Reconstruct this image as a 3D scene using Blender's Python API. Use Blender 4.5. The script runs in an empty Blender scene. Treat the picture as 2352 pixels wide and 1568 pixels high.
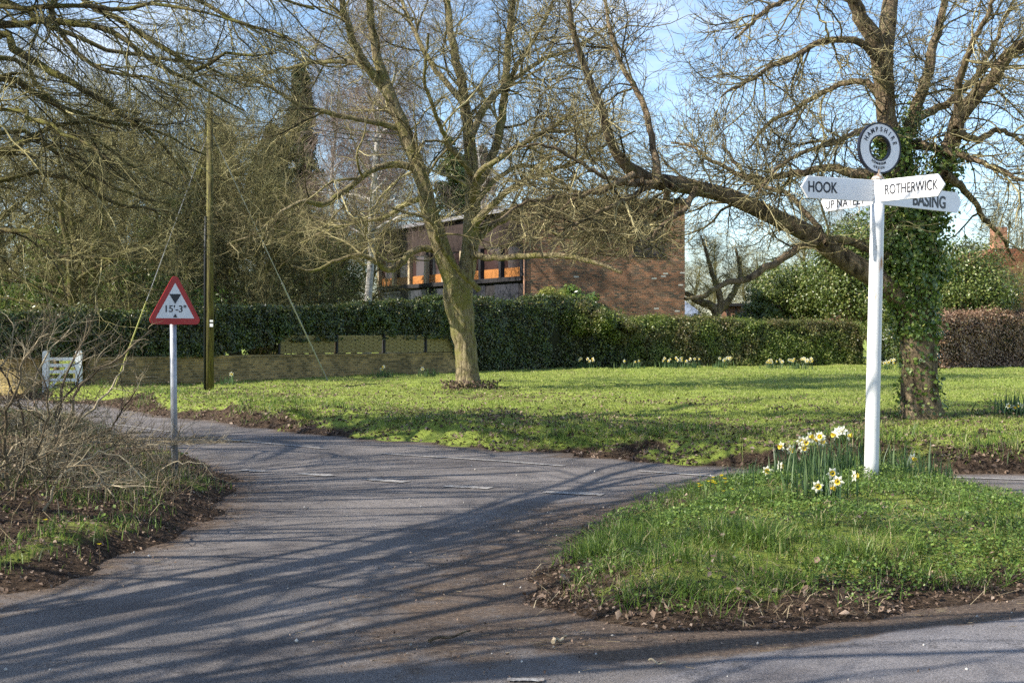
import bpy, math, random
import numpy as np
from mathutils import Vector, Matrix

random.seed(11)
rng = np.random.default_rng(11)
R = math.radians
scene = bpy.context.scene
COL = scene.collection

# ------------------------------------------------------------------ camera
CAMZ, F, HX, HY = 1.6, 2940.0, 1176.0, 768.0
cam_d = bpy.data.cameras.new('camera')
cam_d.sensor_width = 36.0
cam_d.lens = 45.0
cam_d.shift_y = -(784 - HY) / 2352.0
cam_d.clip_start = 0.05
cam_d.clip_end = 2000
cam = bpy.data.objects.new('camera', cam_d)
cam.location = (0, 0, CAMZ)
cam.rotation_euler = (R(90), 0, 0)
COL.objects.link(cam)
scene.camera = cam

# ------------------------------------------------------------------ sun and sky
SUN_AZ, SUN_EL = 22.0, 37.0      # from the left, a little behind the camera
sdir = Vector((-math.cos(R(SUN_AZ)) * math.cos(R(SUN_EL)), -math.sin(R(SUN_AZ)) * math.cos(R(SUN_EL)), math.sin(R(SUN_EL))))
sd_ = bpy.data.lights.new('sun', 'SUN')
sd_.energy = 5.0
sd_.angle = R(0.42)
sd_.color = (1.0, 0.93, 0.82)
sun = bpy.data.objects.new('sun', sd_)
sun.rotation_euler = sdir.to_track_quat('Z', 'Y').to_euler()
COL.objects.link(sun)

world = bpy.data.worlds.new('World')
scene.world = world
world.use_nodes = True
wn, wl = world.node_tree.nodes, world.node_tree.links
wn.clear()
wo = wn.new('ShaderNodeOutputWorld')
bg = wn.new('ShaderNodeBackground')
bg.inputs['Strength'].default_value = 0.13
sky = wn.new('ShaderNodeTexSky')
sky.sky_type = 'NISHITA'
sky.sun_disc = False
sky.sun_elevation = R(SUN_EL)
sky.sun_rotation = math.atan2(sdir.x, sdir.y)
sky.altitude = 100
sky.air_density = 1.0
sky.dust_density = 0.3
sky.ozone_density = 3.0
tc = wn.new('ShaderNodeTexCoord')
mp = wn.new('ShaderNodeMapping')
mp.inputs['Scale'].default_value = (1.0, 1.0, 3.2)
mp.inputs['Location'].default_value = (0.37, 0.1, 0.55)
nz = wn.new('ShaderNodeTexNoise')
nz.inputs['Scale'].default_value = 3.2
nz.inputs['Detail'].default_value = 7
nz.inputs['Roughness'].default_value = 0.55
rp = wn.new('ShaderNodeValToRGB')
rp.color_ramp.elements[0].position = 0.50
rp.color_ramp.elements[0].color = (0, 0, 0, 1)
rp.color_ramp.elements[1].position = 0.74
rp.color_ramp.elements[1].color = (0.75, 0.75, 0.75, 1)
mx = wn.new('ShaderNodeMix')
mx.data_type = 'RGBA'
mx.inputs['B'].default_value = (6.6, 6.7, 7.1, 1)
wl.new(tc.outputs['Generated'], mp.inputs['Vector'])
wl.new(mp.outputs[0], nz.inputs['Vector'])
wl.new(nz.outputs['Fac'], rp.inputs[0])
wl.new(rp.outputs[0], mx.inputs['Factor'])
wl.new(sky.outputs[0], mx.inputs['A'])
wl.new(mx.outputs['Result'], bg.inputs['Color'])
wl.new(bg.outputs[0], wo.inputs[0])

scene.view_settings.view_transform = 'Standard'
scene.view_settings.look = 'None'
scene.view_settings.exposure = 0.92
scene.view_settings.gamma = 1.0
scene.cycles.max_bounces = 5
scene.cycles.diffuse_bounces = 3
scene.cycles.transparent_max_bounces = 4
scene.cycles.transmission_bounces = 3
scene.cycles.use_adaptive_sampling = True
scene.cycles.adaptive_threshold = 0.02
scene.cycles.use_denoising = False

# ------------------------------------------------------------------ helpers
def at(px, py, d):
    return ((px - HX) / F * d, d, CAMZ - (py - HY) / F * d)

def gp(px, py, z=0.0):
    d = (CAMZ - z) * F / (py - HY)
    return ((px - HX) / F * d, d)

def tag(o, label=None, cat=None, group=None, kind=None):
    if label: o['label'] = label
    if cat: o['category'] = cat
    if group: o['group'] = group
    if kind: o['kind'] = kind
    return o

def empty(name, loc, rz=0.0, label=None, cat=None, group=None):
    o = bpy.data.objects.new(name, None)
    o.empty_display_size = 0.2
    o.location = loc
    o.rotation_euler = (0, 0, rz)
    COL.objects.link(o)
    return tag(o, label, cat, group)

def link(name, me, parent=None, mat=None):
    o = bpy.data.objects.new(name, me)
    COL.objects.link(o)
    if parent is not None:
        o.parent = parent
    if mat is not None and len(me.materials) == 0:
        me.materials.append(mat)
    return o

def np_mesh(name, V, Fq, attrs=None, smooth=True):
    """V (n,3), Fq (m,k) int array of equal-size faces or list of such arrays"""
    me = bpy.data.meshes.new(name)
    if not isinstance(Fq, list): Fq = [Fq]
    Fq = [f for f in Fq if len(f)]
    me.vertices.add(len(V))
    me.vertices.foreach_set('co', np.ascontiguousarray(V, dtype=np.float32).ravel())
    loops = np.concatenate([f.ravel() for f in Fq]).astype(np.int32)
    sizes = np.concatenate([np.full(len(f), f.shape[1], dtype=np.int32) for f in Fq])
    starts = np.concatenate([[0], np.cumsum(sizes)[:-1]]).astype(np.int32)
    me.loops.add(len(loops))
    me.loops.foreach_set('vertex_index', loops)
    me.polygons.add(len(sizes))
    me.polygons.foreach_set('loop_start', starts)
    try:
        me.polygons.foreach_set('loop_total', sizes)
    except Exception:
        pass
    if smooth:
        me.polygons.foreach_set('use_smooth', np.ones(len(sizes), dtype=bool))
    if attrs:
        for k, a in attrs.items():
            at_ = me.attributes.new(k, 'FLOAT', 'POINT')
            at_.data.foreach_set('value', np.ascontiguousarray(a, dtype=np.float32))
    me.update()
    me.validate()
    return me

def join_np(parts):
    """parts: list of (V,F,var)"""
    Vs, Fs, As, o = [], {}, [], 0
    for V, Fq, a in parts:
        Vs.append(V); As.append(a)
        Fs.setdefault(Fq.shape[1], []).append(Fq + o)
        o += len(V)
    return np.concatenate(Vs), [np.concatenate(f) for f in Fs.values()], np.concatenate(As)

def unit(v):
    return v / (np.linalg.norm(v, axis=-1, keepdims=True) + 1e-9)

def tubes(P, Rd, sides, cap=False):
    """P (N,K,3), Rd (N,K) -> V,F,var"""
    N, K, _ = P.shape
    T = np.empty_like(P)
    T[:, 1:-1] = P[:, 2:] - P[:, :-2]
    T[:, 0] = P[:, 1] - P[:, 0]
    T[:, -1] = P[:, -1] - P[:, -2]
    T = unit(T)
    mean = unit(P[:, -1] - P[:, 0] + 1e-5)
    ref = np.cross(mean, rng.normal(size=(N, 3)))
    ref = unit(ref)[:, None, :]
    A = unit(np.cross(T, ref))
    B = np.cross(T, A)
    ang = np.linspace(0, 2 * np.pi, sides, endpoint=False)
    V = P[:, :, None, :] + Rd[:, :, None, None] * (A[:, :, None, :] * np.cos(ang)[None, None, :, None] + B[:, :, None, :] * np.sin(ang)[None, None, :, None])
    V = V.reshape(-1, 3)
    n = np.arange(N)[:, None, None] * K * sides
    k = np.arange(K - 1)[None, :, None] * sides
    s = np.arange(sides)[None, None, :]
    s2 = (s + 1) % sides
    a = n + k + s; b = n + k + s2; c = b + sides; d = a + sides
    Fq = np.stack([a, d, c, b], -1).reshape(-1, 4)
    var = np.repeat(rng.random(N), K * sides)
    return V, Fq, var

def leaves(C, Nn, size, aspect=0.6, fold=0.15, jit=0.35):
    """diamond leaves at C (N,3) with normals ~Nn"""
    N = len(C)
    nn = unit(Nn + rng.normal(size=(N, 3)) * jit)
    t = unit(np.cross(nn, rng.normal(size=(N, 3))))
    b = np.cross(nn, t)
    s = (size * (0.65 + 0.7 * rng.random(N)))[:, None]
    v0 = C - t * s * 0.5
    v1 = C + b * s * aspect * 0.5 - t * s * .05
    v2 = C + t * s * 0.5 - nn * s * fold
    v3 = C - b * s * aspect * 0.5 - t * s * .05
    V = np.stack([v0, v1, v2, v3], 1).reshape(-1, 3)
    i = np.arange(N)[:, None] * 4
    F1 = np.concatenate([i, i + 1, i + 2], 1)
    F2 = np.concatenate([i, i + 2, i + 3], 1)
    return V, np.concatenate([F1, F2]), np.repeat(rng.random(N), 4)

def blades(C, h, w, lean=0.5, curve=0.5):
    """grass blades, 5 verts"""
    N = len(C)
    a = rng.random(N) * 2 * np.pi
    dx = np.stack([np.cos(a), np.sin(a), np.zeros(N)], 1)
    a2 = a + np.pi / 2 + rng.normal(size=N) * .5
    sd = np.stack([np.cos(a2), np.sin(a2), np.zeros(N)], 1)
    h = h * (0.6 + 0.8 * rng.random(N)); w = w * (0.7 + 0.6 * rng.random(N))
    ln = np.abs(rng.normal(size=N)) * lean
    up = np.array([[0, 0, 1.0]])
    m = C + up * (h * .55)[:, None] + dx * (h * ln * .4)[:, None]
    tip = C + up * (h * (1 - curve * ln * .35))[:, None] + dx * (h * ln * 1.1)[:, None]
    ws = (w * .5)[:, None] * sd
    V = np.stack([C - ws, C + ws, m + ws * .8, m - ws * .8, tip], 1).reshape(-1, 3)
    i = np.arange(N)[:, None] * 5
    Fq = np.concatenate([i, i + 1, i + 2, i + 3], 1)
    Ft = np.concatenate([i + 3, i + 2, i + 4], 1)
    return V, Fq, Ft, np.repeat(rng.random(N), 5)

def blade_mesh(name, *a, **k):
    V, Fq, Ft, var = blades(*a, **k)
    return np_mesh(name, V, [Fq, Ft], {'var': var}, smooth=False)

_H = rng.random((257, 257))
def vnoise(x, y, s):
    x = np.asarray(x) / s + 1000.37; y = np.asarray(y) / s + 1000.71
    xi = np.floor(x).astype(int); yi = np.floor(y).astype(int)
    fx = x - xi; fy = y - yi
    fx = fx * fx * (3 - 2 * fx); fy = fy * fy * (3 - 2 * fy)
    g = lambda a, b: _H[a % 257, b % 257]
    return (g(xi, yi) * (1 - fx) + g(xi + 1, yi) * fx) * (1 - fy) + (g(xi, yi + 1) * (1 - fx) + g(xi + 1, yi + 1) * fx) * fy

def sstep(a, b, x):
    t = np.clip((x - a) / (b - a), 0, 1)
    return t * t * (3 - 2 * t)

def sdist(x, y, poly):
    """signed distance, positive inside"""
    x = np.asarray(x, float); y = np.asarray(y, float)
    d = np.full(x.shape, 1e9); ins = np.zeros(x.shape, bool)
    n = len(poly)
    for i in range(n):
        x0, y0 = poly[i]; x1, y1 = poly[(i + 1) % n]
        ex, ey = x1 - x0, y1 - y0
        t = np.clip(((x - x0) * ex + (y - y0) * ey) / (ex * ex + ey * ey + 1e-12), 0, 1)
        d = np.minimum(d, np.hypot(x - x0 - t * ex, y - y0 - t * ey))
        c = ((y0 > y) != (y1 > y)) & (x < (x1 - x0) * (y - y0) / (y1 - y0 + 1e-12) + x0)
        ins ^= c
    return np.where(ins, d, -d)

def catmull(pts, K):
    pts = np.asarray(pts, float)
    n = len(pts)
    L = np.concatenate([[0], np.cumsum(np.linalg.norm(np.diff(pts[:, :3], axis=0), axis=1))])
    t = np.linspace(0, L[-1], K)
    out = np.empty((K, pts.shape[1]))
    ext = np.vstack([2 * pts[0] - pts[1], pts, 2 * pts[-1] - pts[-2]])
    for i, tt in enumerate(t):
        j = min(max(np.searchsorted(L, tt) - 1, 0), n - 2)
        u = (tt - L[j]) / (L[j + 1] - L[j] + 1e-9)
        p0, p1, p2, p3 = ext[j], ext[j + 1], ext[j + 2], ext[j + 3]
        out[i] = 0.5 * (2 * p1 + (p2 - p0) * u + (2 * p0 - 5 * p1 + 4 * p2 - p3) * u * u + (3 * p1 - p0 - 3 * p2 + p3) * u ** 3)
    return out

# ------------------------------------------------------------------ materials
def new_mat(name):
    m = bpy.data.materials.new(name)
    m.use_nodes = True
    n, l = m.node_tree.nodes, m.node_tree.links
    b = n['Principled BSDF']
    return m, n, l, b

def ramp(n, cols):
    r = n.new('ShaderNodeValToRGB')
    el = r.color_ramp.elements
    while len(el) > 1: el.remove(el[-1])
    el[0].position = cols[0][0]; el[0].color = (*cols[0][1], 1)
    for p, c in cols[1:]:
        e = el.new(p); e.color = (*c, 1)
    return r

def noise_mat(name, cols, scale=5.0, detail=6, rough=0.85, bump=0.0, bscale=None, stretch=(1, 1, 1), bdist=0.02, spec=0.3, metal=0.0):
    m, n, l, b = new_mat(name)
    b.inputs['Roughness'].default_value = rough
    b.inputs['Specular IOR Level'].default_value = spec
    b.inputs['Metallic'].default_value = metal
    t = n.new('ShaderNodeTexCoord'); mp = n.new('ShaderNodeMapping')
    mp.inputs['Scale'].default_value = stretch
    nz = n.new('ShaderNodeTexNoise'); nz.inputs['Scale'].default_value = scale; nz.inputs['Detail'].default_value = detail
    nz.inputs['Roughness'].default_value = 0.65
    r = ramp(n, cols)
    l.new(t.outputs['Object'], mp.inputs[0]); l.new(mp.outputs[0], nz.inputs['Vector'])
    l.new(nz.outputs['Fac'], r.inputs[0]); l.new(r.outputs[0], b.inputs['Base Color'])
    if bump:
        n2 = n.new('ShaderNodeTexNoise'); n2.inputs['Scale'].default_value = bscale or scale * 3; n2.inputs['Detail'].default_value = 6
        bp = n.new('ShaderNodeBump'); bp.inputs['Strength'].default_value = bump; bp.inputs['Distance'].default_value = bdist
        l.new(mp.outputs[0], n2.inputs['Vector']); l.new(n2.outputs['Fac'], bp.inputs['Height']); l.new(bp.outputs[0], b.inputs['Normal'])
    return m

def leaf_mat(name, cols, rough=0.55, trans=0.3, spec=0.35, patch=None, pscale=0.6):
    """colour by per-leaf attribute 'var'; patch: second ramp mixed by large noise"""
    m, n, l, b = new_mat(name)
    a = n.new('ShaderNodeAttribute'); a.attribute_name = 'var'
    r = ramp(n, cols); l.new(a.outputs['Fac'], r.inputs[0])
    col = r.outputs[0]
    if patch:
        r2 = ramp(n, patch); l.new(a.outputs['Fac'], r2.inputs[0])
        g = n.new('ShaderNodeNewGeometry')
        nz = n.new('ShaderNodeTexNoise'); nz.inputs['Scale'].default_value = pscale; nz.inputs['Detail'].default_value = 4
        l.new(g.outputs['Position'], nz.inputs['Vector'])
        rr = ramp(n, [(0.42, (0, 0, 0)), (0.6, (1, 1, 1))]); l.new(nz.outputs['Fac'], rr.inputs[0])
        mx = n.new('ShaderNodeMix'); mx.data_type = 'RGBA'
        l.new(rr.outputs[0], mx.inputs['Factor']); l.new(col, mx.inputs['A']); l.new(r2.outputs[0], mx.inputs['B'])
        col = mx.outputs['Result']
    l.new(col, b.inputs['Base Color'])
    b.inputs['Roughness'].default_value = rough
    b.inputs['Specular IOR Level'].default_value = spec
    if trans:
        tr = n.new('ShaderNodeBsdfTranslucent'); ms = n.new('ShaderNodeMixShader')
        ms.inputs[0].default_value = trans
        l.new(col, tr.inputs['Color'])
        l.new(b.outputs[0], ms.inputs[1]); l.new(tr.outputs[0], ms.inputs[2])
        l.new(ms.outputs[0], n['Material Output'].inputs[0])
    return m

def plain(name, c, rough=0.5, metal=0.0, spec=0.4, bump=0.0):
    c2 = tuple(x * 0.86 for x in c)
    return noise_mat(name, [(0.3, c2), (0.65, c)], scale=6, rough=rough, metal=metal, spec=spec, bump=bump, bscale=60, bdist=0.002)

# bark: trunk with lichen
def bark_mat(name, cols, lichen, lpos=0.5, vstretch=0.25, bump=0.8, scale=7):
    m, n, l, b = new_mat(name)
    b.inputs['Roughness'].default_value = 0.92
    b.inputs['Specular IOR Level'].default_value = 0.2
    t = n.new('ShaderNodeTexCoord'); mp = n.new('ShaderNodeMapping'); mp.inputs['Scale'].default_value = (1, 1, vstretch)
    l.new(t.outputs['Object'], mp.inputs[0])
    nz = n.new('ShaderNodeTexNoise'); nz.inputs['Scale'].default_value = scale * 1.6; nz.inputs['Detail'].default_value = 8; nz.inputs['Roughness'].default_value = .7
    l.new(mp.outputs[0], nz.inputs['Vector'])
    r = ramp(n, cols); l.new(nz.outputs['Fac'], r.inputs[0])
    n2 = n.new('ShaderNodeTexNoise'); n2.inputs['Scale'].default_value = 2.2; n2.inputs['Detail'].default_value = 8; n2.inputs['Roughness'].default_value = .75
    l.new(t.outputs['Object'], n2.inputs['Vector'])
    r2 = ramp(n, [(lpos - .06, (0, 0, 0)), (lpos + .1, (1, 1, 1))]); l.new(n2.outputs['Fac'], r2.inputs[0])
    mx = n.new('ShaderNodeMix'); mx.data_type = 'RGBA'
    mx.inputs['B'].default_value = (*lichen, 1)
    l.new(r2.outputs[0], mx.inputs['Factor']); l.new(r.outputs[0], mx.inputs['A']); l.new(mx.outputs['Result'], b.inputs['Base Color'])
    n3 = n.new('ShaderNodeTexNoise'); n3.inputs['Scale'].default_value = scale * 2.2; n3.inputs['Detail'].default_value = 8; n3.inputs['Roughness'].default_value = .7
    l.new(mp.outputs[0], n3.inputs['Vector'])
    bp = n.new('ShaderNodeBump'); bp.inputs['Strength'].default_value = bump; bp.inputs['Distance'].default_value = 0.08
    l.new(n3.outputs['Fac'], bp.inputs['Height']); l.new(bp.outputs[0], b.inputs['Normal'])
    return m

def twig_mat(name, cols):
    m, n, l, b = new_mat(name)
    b.inputs['Roughness'].default_value = 0.85
    b.inputs['Specular IOR Level'].default_value = 0.25
    a = n.new('ShaderNodeAttribute'); a.attribute_name = 'var'
    nz = n.new('ShaderNodeTexNoise'); nz.inputs['Scale'].default_value = 1.7; nz.inputs['Detail'].default_value = 5
    t = n.new('ShaderNodeTexCoord'); l.new(t.outputs['Object'], nz.inputs['Vector'])
    ad = n.new('ShaderNodeMath'); ad.operation = 'MULTIPLY_ADD'; ad.inputs[1].default_value = 0.5
    l.new(a.outputs['Fac'], ad.inputs[0]); l.new(nz.outputs['Fac'], ad.inputs[2])
    sb = n.new('ShaderNodeMath'); sb.operation = 'SUBTRACT'; sb.inputs[1].default_value = 0.25; l.new(ad.outputs[0], sb.inputs[0])
    r = ramp(n, cols); l.new(sb.outputs[0], r.inputs[0]); l.new(r.outputs[0], b.inputs['Base Color'])
    return m

M = {}
M['bark_pale'] = bark_mat('bark_pale', [(0.36, (0.05, 0.04, 0.022)), (0.5, (0.25, 0.2, 0.115)), (0.66, (0.44, 0.37, 0.22))], (0.21, 0.2, 0.06), 0.52, bump=1.0, vstretch=.16, scale=11)
M['bark_dark'] = bark_mat('bark_dark', [(0.36, (0.04, 0.03, 0.02)), (0.5, (0.19, 0.14, 0.085)), (0.66, (0.34, 0.26, 0.165))], (0.2, 0.18, 0.06), 0.6, bump=1.0)
M['bark_moss'] = bark_mat('bark_moss', [(0.3, (0.05, 0.04, 0.02)), (0.55, (0.15, 0.12, 0.06)), (0.75, (0.24, 0.20, 0.11))], (0.15, 0.15, 0.035), 0.5)
M['bark_birch'] = bark_mat('bark_birch', [(0.36, (0.05, 0.045, 0.04)), (0.43, (0.5, 0.47, 0.42)), (0.7, (0.66, 0.63, 0.58))], (0.35, 0.33, 0.27), 0.68, vstretch=2.5, bump=.2, scale=3)
M['twig_olive'] = twig_mat('twig_olive', [(0.25, (0.035, 0.028, 0.014)), (0.45, (0.12, 0.098, 0.045)), (0.6, (0.26, 0.22, 0.105)), (0.8, (0.48, 0.42, 0.22))])
M['twig_moss'] = twig_mat('twig_moss', [(0.25, (0.03, 0.026, 0.012)), (0.45, (0.09, 0.078, 0.03)), (0.6, (0.24, 0.215, 0.085)), (0.8, (0.5, 0.45, 0.22))])
M['twig_pink'] = twig_mat('twig_pink', [(0.25, (0.10, 0.07, 0.055)), (0.5, (0.2, 0.145, 0.115)), (0.75, (0.3, 0.235, 0.19))])
M['twig_tan'] = twig_mat('twig_tan', [(0.25, (0.04, 0.03, 0.02)), (0.5, (0.16, 0.125, 0.075)), (0.75, (0.46, 0.39, 0.26))])
M['ivy'] = leaf_mat('ivy_leaf', [(0, (0.04, 0.075, 0.014)), (0.5, (0.13, 0.21, 0.04)), (0.85, (0.25, 0.33, 0.07)), (1, (0.4, 0.42, 0.14))], rough=.32, spec=.6, trans=.3)
M['holly'] = leaf_mat('evergreen_leaf', [(0, (0.04, 0.065, 0.014)), (0.5, (0.11, 0.155, 0.032)), (0.85, (0.2, 0.24, 0.06)), (1, (0.3, 0.28, 0.1))], rough=.38, spec=.5, trans=.25)
M['hedge'] = leaf_mat('hedge_leaf', [(0, (0.02, 0.04, 0.008)), (0.5, (0.055, 0.095, 0.018)), (0.85, (0.13, 0.17, 0.03)), (1, (0.22, 0.22, 0.06))], rough=.38, spec=.6, trans=.2, patch=[(0, (0.015, 0.025, 0.006)), (0.5, (0.05, 0.07, 0.018)), (0.85, (0.12, 0.13, 0.035)), (1, (0.2, 0.15, 0.07))], pscale=1.4)
M['hedge_b'] = leaf_mat('privet_leaf', [(0, (0.05, 0.08, 0.014)), (0.5, (0.15, 0.21, 0.035)), (0.85, (0.27, 0.32, 0.07)), (1, (0.38, 0.36, 0.13))], rough=.4, spec=.5, trans=.35, patch=[(0, (0.05, 0.05, 0.02)), (0.6, (0.16, 0.17, 0.045)), (1, (0.27, 0.19, 0.1))], pscale=.8)
M['conifer'] = leaf_mat('conifer_leaf', [(0, (0.012, 0.025, 0.012)), (0.6, (0.03, 0.055, 0.022)), (1, (0.07, 0.095, 0.035))], rough=.6, trans=.1)
M['goldbush'] = leaf_mat('golden_leaf', [(0, (0.12, 0.14, 0.025)), (1, (0.36, 0.37, 0.08))], trans=.25)
M['beech'] = leaf_mat('beech_leaf', [(0, (0.08, 0.045, 0.03)), (0.5, (0.27, 0.16, 0.1)), (0.85, (0.5, 0.33, 0.21)), (1, (0.65, 0.5, 0.36))], rough=.5, trans=.3)
M['grass'] = leaf_mat('grass_blade', [(0, (0.15, 0.2, 0.035)), (0.5, (0.27, 0.34, 0.065)), (0.85, (0.38, 0.43, 0.12)), (0.96, (0.42, 0.42, 0.18)), (1, (0.5, 0.44, 0.24))], rough=.5, trans=.45,
                      patch=[(0, (0.16, 0.2, 0.04)), (0.5, (0.28, 0.33, 0.08)), (0.85, (0.4, 0.4, 0.14)), (1, (0.5, 0.42, 0.22))], pscale=.35)
M['lush'] = leaf_mat('lush_grass_blade', [(0, (0.045, 0.085, 0.016)), (0.5, (0.11, 0.19, 0.03)), (0.85, (0.21, 0.3, 0.06)), (0.94, (0.32, 0.34, 0.11)), (1, (0.5, 0.42, 0.24))], rough=.42, trans=.42)
M['daff_leaf'] = leaf_mat('daffodil_leaf', [(0, (0.035, 0.075, 0.03)), (0.6, (0.075, 0.14, 0.05)), (1, (0.16, 0.22, 0.09))], rough=.45, trans=.25)
M['cover'] = leaf_mat('cover_leaf', [(0, (0.04, 0.08, 0.014)), (0.5, (0.11, 0.19, 0.032)), (1, (0.25, 0.34, 0.08))], rough=.45, trans=.3)
M['straw'] = leaf_mat('straw', [(0, (0.13, 0.09, 0.05)), (0.5, (0.28, 0.21, 0.12)), (1, (0.48, 0.4, 0.26))], rough=.8, trans=.2)
M['litter'] = leaf_mat('dead_leaf', [(0, (0.03, 0.02, 0.014)), (0.4, (0.11, 0.072, 0.05)), (0.85, (0.24, 0.165, 0.115)), (1, (0.38, 0.29, 0.22))], rough=.8, trans=.12)
M['petal'] = leaf_mat('petal', [(0, (0.8, 0.8, 0.66)), (1, (0.85, 0.85, 0.76))], trans=.35)
M['trumpet'] = leaf_mat('trumpet', [(0, (0.82, 0.62, 0.06)), (1, (0.86, 0.72, 0.12))], trans=.3)
M['yellow'] = leaf_mat('yellow_petal', [(0, (0.8, 0.62, 0.02)), (1, (0.86, 0.72, 0.04))], trans=.3)
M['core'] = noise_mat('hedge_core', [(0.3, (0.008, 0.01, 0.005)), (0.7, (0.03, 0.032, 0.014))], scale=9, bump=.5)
M['white'] = noise_mat('white_paint', [(0.28, (0.5, 0.48, 0.43)), (0.38, (0.8, 0.8, 0.79)), (0.7, (0.86, 0.87, 0.88))], scale=4, rough=.38, spec=.5, bump=.08, bscale=25, bdist=.004)
M['black'] = plain('black_paint', (0.012, 0.013, 0.022), rough=.4)
M['red'] = plain('red_sheet', (0.42, 0.016, 0.018), rough=.35)
M['signwhite'] = plain('sign_white', (0.78, 0.79, 0.80), rough=.35)
M['galv'] = noise_mat('galvanised_steel', [(0.3, (0.22, 0.23, 0.25)), (0.7, (0.42, 0.43, 0.46))], scale=8, rough=.42, metal=.5)
M['polewood'] = noise_mat('pole_wood', [(0.35, (0.04, 0.032, 0.016)), (0.52, (0.12, 0.105, 0.035)), (0.7, (0.2, 0.19, 0.05))], scale=6, stretch=(4, 4, .35), rough=.85, bump=.5)
M['darkplastic'] = plain('dark_conduit', (0.02, 0.022, 0.028), rough=.5)
M['pale_patch'] = plain('pale_patch', (.55, .52, .44))
M['wire'] = plain('wire', (0.4, 0.4, 0.42), rough=.4, metal=.5)
M['darkwire'] = plain('dark_wire', (0.03, 0.03, 0.035), rough=.6)
M['guard'] = plain('stay_guard', (0.36, 0.36, 0.10), rough=.5)
M['timber_pale'] = plain('pale_timber', (0.5, 0.4, 0.26), rough=.7)
M['timber_dark'] = noise_mat('dark_timber', [(0.3, (0.014, 0.014, 0.017)), (0.7, (0.045, 0.042, 0.045))], scale=8, stretch=(6, 6, .5), rough=.8)
M['orange'] = plain('orange_board', (0.42, 0.17, 0.045), rough=.6)
M['fascia'] = plain('lead_fascia', (0.28, 0.28, 0.3), rough=.5)
M['copper'] = plain('copper_pipe', (0.62, 0.33, 0.2), rough=.4)
M['fence'] = noise_mat('woven_fence', [(0.3, (0.16, 0.125, 0.05)), (0.7, (0.4, 0.33, 0.15))], scale=9, stretch=(.5, .5, 8), rough=.85, bump=.3)
m, n, l, b = new_mat('window_glass')
b.inputs['Base Color'].default_value = (0.05, 0.03, 0.028, 1); b.inputs['Roughness'].default_value = 0.1; b.inputs['Specular IOR Level'].default_value = 0.35
M['glass'] = m

def brick_mat(name, c1, c2, mortar, scale=1.0, squash=None, dark=None, wn_=0.22, hn_=0.075):
    m, n, l, b = new_mat(name)
    b.inputs['Roughness'].default_value = 0.88
    b.inputs['Specular IOR Level'].default_value = 0.2
    t = n.new('ShaderNodeTexCoord')
    sx = n.new('ShaderNodeSeparateXYZ'); l.new(t.outputs['Object'], sx.inputs[0])
    ad = n.new('ShaderNodeMath'); ad.operation = 'ADD'
    l.new(sx.outputs[0], ad.inputs[0]); l.new(sx.outputs[1], ad.inputs[1])
    cb = n.new('ShaderNodeCombineXYZ'); l.new(ad.outputs[0], cb.inputs[0]); l.new(sx.outputs[2], cb.inputs[1])
    bk = n.new('ShaderNodeTexBrick'); l.new(cb.outputs[0], bk.inputs['Vector'])
    bk.inputs['Scale'].default_value = 1.0
    bk.inputs['Brick Width'].default_value = wn_; bk.inputs['Row Height'].default_value = hn_
    bk.inputs['Mortar Size'].default_value = 0.007; bk.inputs['Mortar Smooth'].default_value = 0.3
    bk.inputs['Bias'].default_value = 0.0
    bk.inputs['Color1'].default_value = (*c1, 1); bk.inputs['Color2'].default_value = (*c2, 1); bk.inputs['Mortar'].default_value = (*mortar, 1)
    # per-brick variation
    wv = n.new('ShaderNodeTexNoise'); wv.inputs['Scale'].default_value = 1.1; wv.inputs['Detail'].default_value = 5
    l.new(t.outputs['Object'], wv.inputs['Vector'])
    rr = ramp(n, [(0.35, (0.6, 0.6, 0.6)), (0.65, (1.15, 1.1, 1.05))]); l.new(wv.outputs['Fac'], rr.inputs[0])
    mu = n.new('ShaderNodeMix'); mu.data_type = 'RGBA'; mu.blend_type = 'MULTIPLY'; mu.inputs['Factor'].default_value = 1.0
    l.new(bk.outputs['Color'], mu.inputs['A']); l.new(rr.outputs[0], mu.inputs['B'])
    l.new(mu.outputs['Result'], b.inputs['Base Color'])
    bp = n.new('ShaderNodeBump'); bp.inputs['Strength'].default_value = .6; bp.inputs['Distance'].default_value = 0.01; bp.invert = True
    l.new(bk.outputs['Fac'], bp.inputs['Height']); l.new(bp.outputs[0], b.inputs['Normal'])
    return m
M['brick'] = brick_mat('red_brick', (0.42, 0.19, 0.10), (0.11, 0.085, 0.062), (0.33, 0.27, 0.19))
M['brick_pale'] = brick_mat('pale_brick', (0.5, 0.25, 0.155), (0.36, 0.17, 0.1), (0.4, 0.3, 0.22))
M['brick_moss'] = brick_mat('mossy_brick', (0.42, 0.29, 0.12), (0.16, 0.12, 0.055), (0.36, 0.32, 0.2))
M['tile'] = brick_mat('clay_tile', (0.33, 0.13, 0.075), (0.2, 0.085, 0.05), (0.06, 0.03, 0.02), wn_=.17, hn_=.11)

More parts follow.
